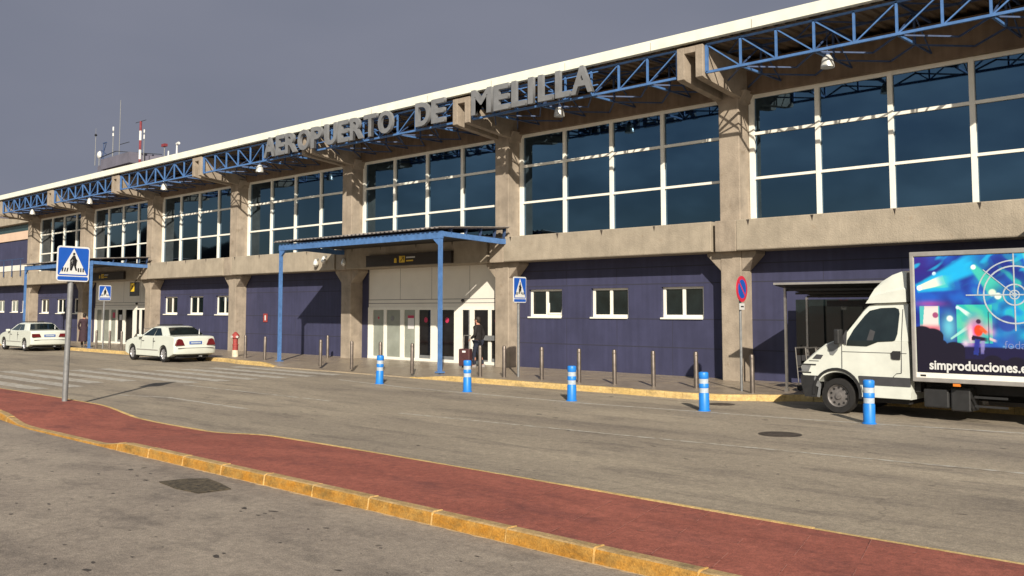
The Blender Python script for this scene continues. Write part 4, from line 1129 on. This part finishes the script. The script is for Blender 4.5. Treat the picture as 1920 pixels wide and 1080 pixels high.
mb = MB().box(.5, 2.2, .25, W - .25, .25, .6).box(2.2, 6.8, .45, .6, .5, .66).box(2.2, 6.8, W - .6, W - .45, .5, .66).box(2.3, 2.42, .2, W - .2, .5, 2.0)
mb.box(2.4, 6.8, W - .12, W - .05, .26, .72).build('chassis_and_shade_sheet', 'black', TR)  # this far-side black sheet is added to stand for shade under the truck
MB().box(2.50, 2.95, .10, .55, .24, .58).box(2.97, 3.32, .12, .6, .20, .62).build('fuel_tank', 'soot', TR, bevel=.03)
MB().box(3.4, 3.95, .06, .08, .30, .34).box(3.4, 3.95, .06, .08, .46, .50).build('side_guard', 'soot', TR)
BX0, BX1, BZ0, BZ1 = 2.375, 6.75, .78, 3.10
MB().box(BX0 + .03, BX1, -.04, W + .10, BZ0, BZ1 - .02).build('cargo_box', 'truck', TR)
mb = MB()
for (x0_, x1_, z0_, z1_) in ((BX0, BX1, BZ1 - .075, BZ1 + .01), (BX0, BX1, .715, .795), (BX0, BX0 + .07, .78, BZ1 - .05)): mb.box(x0_, x1_, -.07, -.035, z0_, z1_)
mb.box(BX0, BX0 + .05, -.06, W + .12, .72, BZ1 + .005).box(BX0, BX1, -.06, W + .12, BZ1 - .02, BZ1 + .012)
mb.build('box_rail', 'trim', TR, bevel=.012)
MB().box(BX0 + .07, BX1, -.052, -.038, .795, .885).build('lower_rail', 'white', TR)
MB().box(BX0 + .14, BX0 + .24, -.056, -.0525, .815, .85).build('side_marker', 'soot', TR)
MB().box(3.08, 3.20, -.05, .0, .66, .71).build('side_marker', 'orange', TR)

# printed side: a photograph-like concert print painted per vertex on a fine grid
GX0, GX1, GZ0, GZ1 = BX0 + .085, BX1 - .05, .89, BZ1 - .08
def ga(u, v, cu_, cv, su, sv, ang=0):
    du, dv = u - cu_, v - cv; c_, s_ = math.cos(ang), math.sin(ang)
    a, b_ = (du * c_ + dv * s_) / su, (-du * s_ + dv * c_) / sv
    return math.exp(-(a * a + b_ * b_))
def cone(u, v, au, av, ang, spread, ln):
    du, dv = u - au, v - av; a = du * math.cos(ang) + dv * math.sin(ang); b_ = -du * math.sin(ang) + dv * math.cos(ang)
    if a < 0: return 0
    wdt = .02 + a * spread
    return math.exp(-(b_ / wdt) ** 2) * math.exp(-a / ln)
def lerp(a, b_, t): return tuple(x + (y - x) * t for x, y in zip(a, b_))
def ss(a, b_, x): return sm(a, b_, x)
def seg(u, v, p, q, w0, w1, soft=.02):
    """coverage of a light beam widening from w0 at p to w1 at q"""
    dx, dy = q[0] - p[0], q[1] - p[1]; L2 = dx * dx + dy * dy
    t = ((u - p[0]) * dx + (v - p[1]) * dy) / L2
    if t < -.05 or t > 1.05: return 0
    t = max(0, min(1, t)); d = math.hypot(u - p[0] - dx * t, v - p[1] - dy * t); w_ = w0 + (w1 - w0) * t
    return (1 - ss(w_, w_ + soft, d)) * (1 - ss(.6, 1.0, t) * .9)
def disc(u, v, a, b_, r, soft=.01): return 1 - ss(r, r + soft, math.hypot(u - a, v - b_))
def print_col(u, v):     # u metres from the front of the box, v height
    q = noise.noise((u * 2.4, v * 2.4, 0)); q2 = noise.noise((u * 6, v * 6, 3)); w_ = noise.noise((u * 3 + v * 2, v * 9 - u * 5, 2))
    c = lerp((.012, .022, .22), (.012, .09, .50), max(0, min(1, .40 + 1.3 * q + .5 * q2)))
    c = lerp(c, (.035, .012, .20), .9 * ga(u, v, .05, 2.95, .35, .3))
    # cyan streaks running up to the right
    st = ss(.10, .42, w_ + .25 * q) * ss(2.45, 2.75, v + .12 * math.sin(u * 3)) ; c = lerp(c, (.01, .40, .75), .75 * st)
    c = lerp(c, (.01, .42, .80), .9 * seg(u, v, (.25, 2.50), (1.25, 2.98), .05, .16, .10))
    # second light and its green cone, teal wash round the emblem
    c = lerp(c, (.01, .33, .66), min(1, 1.1 * ga(u, v, 1.75, 1.95, .45, .42) * (.9 + 1.1 * q2)))
    c = lerp(c, (.03, .46, .36), .85 * ss(.0, .35, q2 + .35 * q) * ga(u, v, 1.85, 2.35, .6, .6))
    c = lerp(c, (.05, .50, .40), .9 * seg(u, v, (1.03, 2.80), (1.45, 2.30), .03, .13, .05))
    c = lerp(c, (.08, .60, .55), .85 * seg(u, v, (1.95, 3.02), (2.25, 2.2), .08, .16, .06))
    c = lerp(c, (.8, .9, .9), disc(u, v, 1.03, 2.80, .030, .02)); c = lerp(c, (.55, .75, .95), disc(u, v, .35, 2.70, .026, .015))
    # first light: white hot core with cyan fan
    c = lerp(c, (.01, .38, .72), .9 * seg(u, v, (.06, 2.44), (.72, 2.62), .05, .20, .06))
    c = lerp(c, (.06, .52, .50), .9 * seg(u, v, (.20, 2.47), (.66, 2.58), .03, .12, .03) * ss(-.35, .0, q2))
    c = lerp(c, (.80, .86, .62), seg(u, v, (.07, 2.44), (.50, 2.58), .025, .075, .03)); c = lerp(c, (.9, .95, .9), disc(u, v, .08, 2.44, .035, .02))
    for a_, b_, rr, cc in ((2.6, 2.6, .05, (.5, .8, .9)), (3.1, 2.75, .04, (.8, .7, .9)), (1.33, 2.34, .045, (.6, .8, .6)), (1.42, 2.28, .04, (.7, .85, .7))): c = lerp(c, cc, disc(u, v, a_, b_, rr, .03))
    # screens
    if .07 < u < .42 and 1.62 < v < 2.11:
        c = (.06, .42, .44)
        if u > .16 + (2.11 - v) * -.10 and u < .40: c = (.66, .60, .60)
        c = lerp(c, (.30, .06, .16), disc(u, v, .35, 1.94, .045, .015)); c = lerp(c, (.55, .14, .20), ss(1.80, 1.70, v))
    c = lerp(c, (.35, .05, .25), .7 * ga(u, v, .25, 2.15, .22, .05))
    if .72 < u < 1.32 and 1.45 < v < 2.13: c = lerp((.02, .40, .40), (.05, .50, .36), ss(-.2, .3, q2))
    c = lerp(c, (.60, .85, .75), .95 * seg(u, v, (.77, 2.07), (.95, 1.93), .012, .035, .015)); c = lerp(c, (.55, .8, .85), disc(u, v, .74, 2.08, .02, .02) + 0)
    c = lerp(c, (.12, .50, .66), .9 * ga(u, v, .58, 1.72, .12, .22)); c = lerp(c, (.7, .9, .8), disc(u, v, .60, 1.88, .03, .04))
    c = lerp(c, (.35, .70, .62), .8 * seg(u, v, (.62, 1.52), (.98, 1.78), .010, .028, .012))
    # guitarist
    c = lerp(c, (.62, .10, .38), .95 * min(1, 1.3 * ga(u, v, 1.03, 1.68, .13, .19) * (.9 + q2)))
    c = lerp(c, (.80, .50, .62), .9 * min(1, 1.2 * ga(u, v, .95, 1.60, .035, .15))); c = lerp(c, (.72, .30, .50), .9 * ga(u, v, 1.27, 1.68, .07, .10) * (.8 + 1.2 * q2))
    c = lerp(c, (.62, .50, .66), .95 * ga(u, v, .86, 1.44, .06, .06))
    tor = (1 - ss(.065, .085, math.hypot((u - 1.08) * 1.0, (v - 1.67) * .75))); c = lerp(c, (.66, .05, .015), tor)
    c = lerp(c, (.75, .10, .03), seg(u, v, (1.12, 1.72), (1.24, 1.60), .025, .02)); c = lerp(c, (.05, .015, .05), disc(u, v, 1.085, 1.83, .036, .012))
    c = lerp(c, (.015, .008, .03), seg(u, v, (.98, 1.54), (1.28, 1.50), .035, .02)); c = lerp(c, (.60, .45, .50), seg(u, v, (1.26, 1.53), (1.38, 1.48), .012, .010))
    c = lerp(c, (.02, .03, .26), seg(u, v, (1.06, 1.50), (1.02, 1.22), .035, .03)); c = lerp(c, (.25, .22, .50), .9 * seg(u, v, (1.15, 1.48), (1.13, 1.22), .022, .018))
    c = lerp(c, (.02, .05, .30), disc(u, v, 1.56, 1.80, .12, .05)); c = lerp(c, (.03, .09, .42), .9 * ga(u, v, 1.58, 1.45, .12, .25)); c = lerp(c, (.10, .28, .62), seg(u, v, (1.50, 1.40), (1.50, 1.20), .02, .02)); c = lerp(c, (.10, .28, .62), seg(u, v, (1.62, 1.40), (1.62, 1.20), .02, .02))
    if abs(u - 1.25) < .006 and 1.45 < v < 2.0: c = (.02, .02, .08)
    # front edge of the stage and the crowd in silhouette
    if u > .85: c = lerp(c, (.010, .008, .045), ss(1.40, 1.36, v) * (1 - .75 * (seg(u, v, (1.06, 1.50), (1.02, 1.18), .035, .03) + seg(u, v, (1.15, 1.48), (1.13, 1.2), .022, .018) > .5)))
    hgt = 1.16
    for a_, rr, tp in ((.10, .20, 1.74), (.28, .20, 1.70), (.42, .12, 1.50), (.66, .19, 1.46), (1.30, .15, 1.24), (1.68, .15, 1.22), (2.0, .16, 1.30), (2.3, .15, 1.25), (2.7, .2, 1.45), (3.1, .2, 1.35), (3.5, .22, 1.45), (3.95, .2, 1.35)):
        if abs(u - a_) < rr: hgt = max(hgt, tp - rr * .7 + rr * .7 * math.sqrt(max(0, 1 - ((u - a_) / rr) ** 2)))
    return lerp(c, (.008, .006, .018), ss(-.012, .012, hgt - v))
nu, nv = 300, 190
me = bpy.data.meshes.new('printed_panel'); vs, fs, cs = [], [], []
for j in range(nv + 1):
    for i in range(nu + 1):
        # finer columns near the front, where the photograph sees them
        t = i / nu; u = (GX1 - GX0) * (t ** 1.25)
        v = GZ0 + (GZ1 - GZ0) * j / nv
        vs.append((GX0 + u, -.0465, v)); cs.append((*print_col(u, v), 1))
for j in range(nv):
    for i in range(nu):
        a = j * (nu + 1) + i; fs.append((a, a + 1, a + nu + 2, a + nu + 1))
me.from_pydata(vs, [], fs); ca = me.color_attributes.new('print', 'FLOAT_COLOR', 'POINT')
for i, c in enumerate(cs): ca.data[i].color = c
pm = bpy.data.materials.new('concert_print'); pm.use_nodes = True
at = pm.node_tree.nodes.new('ShaderNodeAttribute'); at.attribute_name = 'print'
pm.node_tree.links.new(at.outputs['Color'], pm.node_tree.nodes['Principled BSDF'].inputs['Base Color'])
pm.node_tree.nodes['Principled BSDF'].inputs['Roughness'].default_value = .35
me.materials.append(pm); pp = bpy.data.objects.new('printed_panel', me); COL.objects.link(pp); pp.parent = TR
# crosshair emblem
cxh, czh = GX0 + 1.69, 2.30
def ring(mb, r, wd, a0=0, a1=360, n=48):
    for k in range(n):
        a, b_ = R(a0 + (a1 - a0) * k / n), R(a0 + (a1 - a0) * (k + 1) / n)
        mb.poly([(cxh + (r - wd) * math.cos(a), -.0505, czh + (r - wd) * math.sin(a)), (cxh + (r + wd) * math.cos(a), -.0505, czh + (r + wd) * math.sin(a)), (cxh + (r + wd) * math.cos(b_), -.0505, czh + (r + wd) * math.sin(b_)), (cxh + (r - wd) * math.cos(b_), -.0505, czh + (r - wd) * math.sin(b_))])
mb = MB(); ring(mb, .50, .013); ring(mb, .60, .011, 90, 180, 20); ring(mb, .18, .012); ring(mb, .075, .010, n=24); ring(mb, .03, .008, n=16)
mb.bar((cxh - .80, -.051, czh), (cxh + .8, -.051, czh), .022, .002, up=(0, 1, 0)); mb.bar((cxh, -.0515, czh - .63), (cxh, -.0515, czh + .74), .022, .002, up=(0, 1, 0))
mb.bar((cxh - .50, -.052, czh + .45), (cxh, -.052, czh), .016, .002, up=(0, 1, 0))
mb.build('crosshair_emblem', 'reflect', pp)
mb = text_mb('simproducciones.es', .235, .001, .006)
bmesh.ops.scale(mb.bm, vec=(.92, 1, 1), verts=mb.bm.verts)
bmesh.ops.translate(mb.bm, vec=(GX0 + .22, -.051, .955), verts=mb.bm.verts); mb.build('lettering', 'signwhite', pp)
mb = text_mb('foda', .20, .001, -.002); bmesh.ops.translate(mb.bm, vec=(GX0 + 1.50, -.051, 1.36), verts=mb.bm.verts)
mb.build('small_lettering', mat('faint_blue_print', (.16, .22, .48), .5, var=0), pp)

# ------------------------------------------------------------------ people
def skin_mesh(name, verts, edges, radii, m, par, sub=1, root=0):
    me = bpy.data.meshes.new(name); me.from_pydata(verts, edges, []); o = bpy.data.objects.new(name, me); COL.objects.link(o)
    md = o.modifiers.new('skin', 'SKIN'); md.use_smooth_shade = True
    for i, r in enumerate(radii):
        v = me.skin_vertices[0].data[i]; v.radius = (r, r) if not isinstance(r, tuple) else r; v.use_root = (i == root)
    sb = o.modifiers.new('sub', 'SUBSURF'); sb.levels = sub; sb.render_levels = sub
    dg = bpy.context.evaluated_depsgraph_get(); m2 = bpy.data.meshes.new_from_object(o.evaluated_get(dg))
    bpy.data.objects.remove(o); o = bpy.data.objects.new(name, m2); COL.objects.link(o); o.parent = par
    m2.materials.clear(); m2.materials.append(M[m])
    for p in m2.polygons: p.use_smooth = True
    return o
class Sk:
    def __init__(s): s.v, s.e, s.r = [], [], []
    def add(s, p, r, link=None):
        s.v.append(p); s.r.append(r)
        if link is not None: s.e.append((link, len(s.v) - 1))
        return len(s.v) - 1
    def chain(s, start, pts):
        k = start
        for p, r in pts: k = s.add(p, r, k)
        return k
def hand(S, wrist, wp, d, n, side):
    """palm + four curled fingers + thumb; d = direction of the hand, n = across the palm"""
    d, n = Vector(d).normalized(), Vector(n).normalized(); wp = Vector(wp); pn = d.cross(n).normalized() * side
    k = S.add(tuple(wp + d * .05), (.032, .02), wrist)
    for i, (o_, l) in enumerate(((-.030, .068), (-.010, .078), (.010, .074), (.028, .058))):
        b_ = wp + d * .095 + n * o_
        S.chain(k, [(tuple(b_), .0095), (tuple(b_ + d * l * .5 + pn * .012), .0085), (tuple(b_ + d * l * .75 + pn * .038), .0075)])
    S.chain(k, [(tuple(wp + d * .05 - n * .042 + pn * .01), .011), (tuple(wp + d * .085 - n * .05 + pn * .028), .009)])
# local frame: +Y is forward (facing)
def person(loc, rz, label, J, top, bottom, shoe, skirt=False, H=1.65, glasses=False):
    o = thing('person', label, 'person', loc, rz); s = H / 1.75
    o.scale = (s, s, s)
    S = Sk(); pel = S.add((0, 0, .95), (.12, .09))
    ch = S.chain(pel, [((0, .01, 1.12), (.125, .09)), ((0, .015, 1.30), (.15, .10)), ((0, .0, 1.42), (.13, .09)), ((0, .012, 1.50), .055)])
    S.chain(ch, [((0, .03, 1.56), (.07, .085)), ((0, .035, 1.65), (.076, .098)), ((0, .02, 1.72), (.055, .07))])
    shl = 3
    for sd_, key in ((-1, 'L'), (1, 'R')):
        hip = S.add((sd_ * .095, 0, .90), .095, pel); kn, an, toe = J['leg' + key]
        a = S.chain(hip, [(((hip and sd_ * .1) * .6 + kn[0] * .4, kn[1] * .4, .70), .082), (kn, .062), (tuple((Vector(kn) * .5 + Vector(an) * .5) + Vector((0, -.015, 0))), .058), (an, .04), (toe, (.042, .035))])
        el, wr_ = J['arm' + key]
        sh = S.add((sd_ * .185, 0, 1.40), .062, shl)
        a = S.chain(sh, [(tuple(Vector((sd_ * .185, 0, 1.40)) * .5 + Vector(el) * .5), .05), (el, .042), (tuple(Vector(el) * .45 + Vector(wr_) * .55), .036), (wr_, .026)])
        dv = (Vector(wr_) - Vector(el)).normalized(); hand(S, a, wr_, dv, (0, 1, 0) if abs(dv.y) < .7 else (1, 0, 0), -sd_)
    body = skin_mesh('body', S.v, S.e, S.r, 'skin', o)
    # face: nose, ears, eyes, mouth
    MB().lathe([(.004, 0), (.014, .03), (.010, .045)], (0, .132, 1.605), n=8).build('nose', 'skin', body, smooth=True)
    for sd_ in (-1, 1):
        MB().lathe([(.006, -.028), (.018, 0), (.006, .028)], (sd_ * .078, .03, 1.62), n=8).build('ear', 'skin', body, smooth=True)
        MB().lathe([(.004, -.008), (.010, 0), (.004, .008)], (sd_ * .030, .124, 1.645), n=8).build('eye', 'signblack', body)
    MB().box(-.022, .022, .120, .128, 1.572, 1.580).build('mouth', 'pinksticker', body)
    hr = MB().lathe([(.079, 1.64), (.088, 1.67), (.084, 1.71), (.062, 1.745), (.02, 1.762)], (0, .012, 0), n=18)
    for v in hr.bm.verts:
        v.co.y = .012 + (v.co.y - .012) * 1.18
        if v.co.y > .07 and v.co.z < 1.69: v.co.z += .03
    hr.lathe([(.05, 1.54), (.075, 1.58), (.083, 1.66)], (0, -.018, 0), n=16)
    hr.build('hair', 'hair', o, smooth=True)
    if glasses: MB().box(-.065, .065, .125, .137, 1.632, 1.655).box(-.08, -.075, .03, .13, 1.64, 1.65).box(.075, .08, .03, .13, 1.64, 1.65).build('sunglasses', 'signblack', o)
    # jacket
    S = Sk(); c0 = S.add((0, 0, .80 if not skirt else .98), (.19, .155))
    c = S.chain(c0, [((0, .01, 1.12), (.172, .135)), ((0, .015, 1.30), (.19, .14)), ((0, .0, 1.42), (.15, .11)), ((0, .01, 1.49), (.075, .075))])
    for sd_, key in ((-1, 'L'), (1, 'R')):
        el, wr_ = J['arm' + key]; sh = S.add((sd_ * .185, 0, 1.40), .082, 3)
        w2 = Vector(el) + (Vector(wr_) - Vector(el)) * .96
        S.chain(sh, [(tuple(Vector((sd_ * .185, 0, 1.40)) * .5 + Vector(el) * .5), .07), (el, .062), (tuple(Vector(el) * .45 + Vector(wr_) * .55), .054), (tuple(w2), .044)])
    skin_mesh('jacket' if not skirt else 'coat', S.v, S.e, S.r, top, o)
    if skirt:
        rings = []
        for z, rx, ry, yo in ((1.08, .185, .15, 0), (.9, .215, .19, 0), (.6, .235, .25, 0), (.32, .26, .31, .01), (.30, .25, .30, .01)):
            rings.append([(rx * math.cos(2 * math.pi * k / 20) * (1 + .04 * math.sin(k * 3)), yo + ry * math.sin(2 * math.pi * k / 20), z) for k in range(20)])
        MB().loft(rings).build('coat_skirt', top, o, smooth=True)
    # trousers
    S = Sk(); c0 = S.add((0, 0, .95), (.155, .125))
    for sd_, key in ((-1, 'L'), (1, 'R')):
        kn, an, toe = J['leg' + key]; hip = S.add((sd_ * .095, 0, .87), .108, c0)
        S.chain(hip, [(tuple(Vector((sd_ * .1, 0, .9)) * .5 + Vector(kn) * .5), .096), (kn, .076), (tuple(Vector(kn) * .5 + Vector(an) * .5), .068), (tuple(Vector(an) + Vector((0, 0, -.01))), .062)])
    skin_mesh('trousers', S.v, S.e, S.r, bottom, o)
    for key in 'LR':
        kn, an, toe = J['leg' + key]; a, t = Vector(an), Vector(toe); d = (t - a); d.z = 0; d.normalize(); x = Vector((d.y, -d.x, 0))
        z0 = min(a.z - .075, t.z - .035)
        prof = [(-.07, .033), (-.02, .04), (.08, .045), (.16, .04), (.19, .02)]
        rings = []
        for q, wd in prof:
            b_ = a + d * q; hh = .10 - .05 * max(0, q) / .19
            rings.append([(b_.x + x.x * u, b_.y + x.y * u, z0 + v) for u, v in ((-wd, 0), (wd, 0), (wd * .9, hh * .6), (wd * .4, hh), (-wd * .4, hh), (-wd * .9, hh * .6))])
        MB().loft(rings).build('shoe', shoe, o, smooth=True)
    return o
man = person((-22.1, 21.75, .14), R(108), 'man in black jacket and dark jeans walking out of the main entrance', dict(
    legL=((-.10, .10, .50), (-.10, .10, .08), (-.10, .22, .04)), legR=((.10, .02, .49), (.11, -.14, .10), (.11, -.02, .045)),
    armL=((-.25, .0, 1.12), (-.16, .20, 1.00)), armR=((.27, -.08, 1.13), (.27, .02, .88))), 'jacket', 'jeans', 'shoe', H=1.66, glasses=True)
person((-48.35, 19.6, .14), R(62), 'person in a long dark plum coat walking beside the far entrance canopy post', dict(
    legL=((-.10, .12, .50), (-.10, .20, .08), (-.10, .32, .04)), legR=((.10, -.02, .49), (.10, -.22, .13), (.10, -.10, .06)),
    armL=((-.27, .05, 1.14), (-.24, .16, .90)), armR=((.27, -.05, 1.14), (.26, -.12, .89))), 'coat', 'soot', 'soot', skirt=True, H=1.70)
sc = thing('suitcase', 'maroon wheeled suitcase with raised silver handle beside the walking man', 'suitcase', (-22.28, 21.35, .14), R(20))
MB().box(-.20, .20, -.12, .12, .06, .62).build('shell', 'suitcase', sc, bevel=.03)
MB().tube((-.12, .10, .6), (-.12, .12, 1.05), .011, n=8).tube((.12, .10, .6), (.12, .12, 1.05), .011, n=8).tube((-.13, .12, 1.05), (.13, .12, 1.05), .016, n=8).build('handle', 'alu', sc)
MB().box(-.06, .06, -.13, -.121, .50, .56).build('tag', 'paper', sc)
for s in (-.15, .15): MB().tube((s - .015, .08, .03), (s + .015, .08, .03), .035).build('wheel', 'black', sc)
lg = tag(MB().box(-.30, .30, -.01, .01, 0, .17).build('door_bar', 'galv'), 'pale push bar across the glass door behind the man', 'door bar')
lg.location = (-22.75, 22.9, .98)

# ------------------------------------------------------------------ control tower and antennas on the skyline
tw = thing('control_tower', 'flat grey control tower top with parapet behind the terminal roof', 'building', (-91, 44, 0))
MB().prism([(-7.4, -3), (-6.6, -3.6), (0.6, -4.2), (5.2, -2.2), (5.2, 3), (-7.4, 3)], lambda u, v, w_: (u, v, w_ + (0 if w_ < 12 else .05 * u + (.35 if -7 < u < 1 else -.35))), 9.2, 16.85).build('drum', 'tower', tw)
MB().prism([(-4.2, -4.3), (2.8, -4.5), (2.8, 2), (-4.2, 2)], lambda u, v, w_: (u, v, w_), 16.2, 17.25).build('parapet', 'tower', tw)
MB().bar((-4.3, -4.4, 17.42), (0, -4.6, 17.6), .06).bar((0, -4.6, 17.6), (5.2, -2.4, 16.95), .06).build('handrail', 'soot', tw)
def mast(name, px, top, base, r, label, m='galv', stripes=0, extra=None, y=40):
    o = thing(name, label, 'antenna', (px, y, base), group='antennas on the control tower roof')
    h = top - base
    if stripes:
        for k in range(stripes): MB().tube((0, 0, h * k / stripes), (0, 0, h * (k + 1) / stripes), r, n=8).build('mast_section', 'mastred' if (stripes - k) % 2 else 'signwhite', o)
    else: MB().tube((0, 0, 0), (0, 0, h), r, r * .7, n=8).build('mast', m, o)
    if extra: extra(o, h)
    return o
mast('antenna_mast', -97.3, 20.3, 16.9, .05, 'leftmost thin grey antenna mast with dark knob on top', extra=lambda o, h: (MB().lathe([(.03, h - .35), (.16, h - .2), (.03, h - .05)], n=10).build('knob', 'soot', o), MB().tube((0, 0, h), (0, 0, h + .5), .02).build('tip', 'galv', o)))
mast('antenna_mast', -93.1, 20.2, 17.3, .06, 'antenna mast with two white collars left of the tallest mast', extra=lambda o, h: (MB().tube((0, 0, h - .75), (0, 0, h - .45), .08).build('collar', 'signwhite', o), MB().tube((0, 0, h - .2), (0, 0, h + .2), .08).build('collar', 'signwhite', o)))
mast('antenna_mast', -91.6, 22.9, 17.3, .045, 'tallest thin pale antenna mast', extra=lambda o, h: MB().bar((.1, 0, 1.1), (2.2, 0, 1.1), .05).build('cross_arm', 'soot', o))
mast('striped_mast', -87.0, 20.1, 15.5, .12, 'red and white striped antenna mast', stripes=5, extra=lambda o, h: MB().bar((-1.1, 0, h), (1.1, 0, h), .04).build('cross_arm', 'soot', o))
mast('antenna_mast', -86.2, 19.2, 15.8, .05, 'short mast with white collars right of the striped mast', extra=lambda o, h: (MB().tube((0, 0, h - .9), (0, 0, h - .5), .07).build('collar', 'signwhite', o), MB().tube((0, 0, h - .3), (0, 0, h), .07).build('collar', 'signwhite', o)))
mast('floodlight_mast', -82.0, 17.3, 15.5, .06, 'short mast with twin dark heads behind the roof edge', extra=lambda o, h: MB().box(-.35, .3, -.15, .15, h - .25, h).build('lamp_head', 'mastred', o))
mast('antenna_mast', -81.2, 16.55, 15.6, .09, 'stubby white antenna peeking over the roof edge', m='signwhite')
mast('vent_cowl', -79.6, 17.0, 15.5, .10, 'white cowl vent on the roof line furthest right', m='signwhite', extra=lambda o, h: MB().tube((0, 0, h), (.35, 0, h + .05), .13).build('cowl', 'signwhite', o))
o = mast('satellite_dish', -96.3, 17.9, 16.8, .06, 'white satellite dish at the left of the tower roof', extra=lambda o, h: MB().lathe([(.05, 0), (.3, .08), (.42, .22), (.40, .22)], (0, -.2, h), n=16, axis='y').build('dish', 'signwhite', o, smooth=True))
mast('lattice_mast', -95.3, 19.0, 16.8, .07, 'dark lattice mast with small brackets on the tower roof', m='dkblue', extra=lambda o, h: MB().bar((-.5, 0, h * .7), (.9, 0, h * .4), .06).bar((-.4, 0, h * .3), (.6, 0, h * .95), .06).bar((-.1, 0, h), (.7, 0, h), .1).build('bracing', 'dkblue', o))
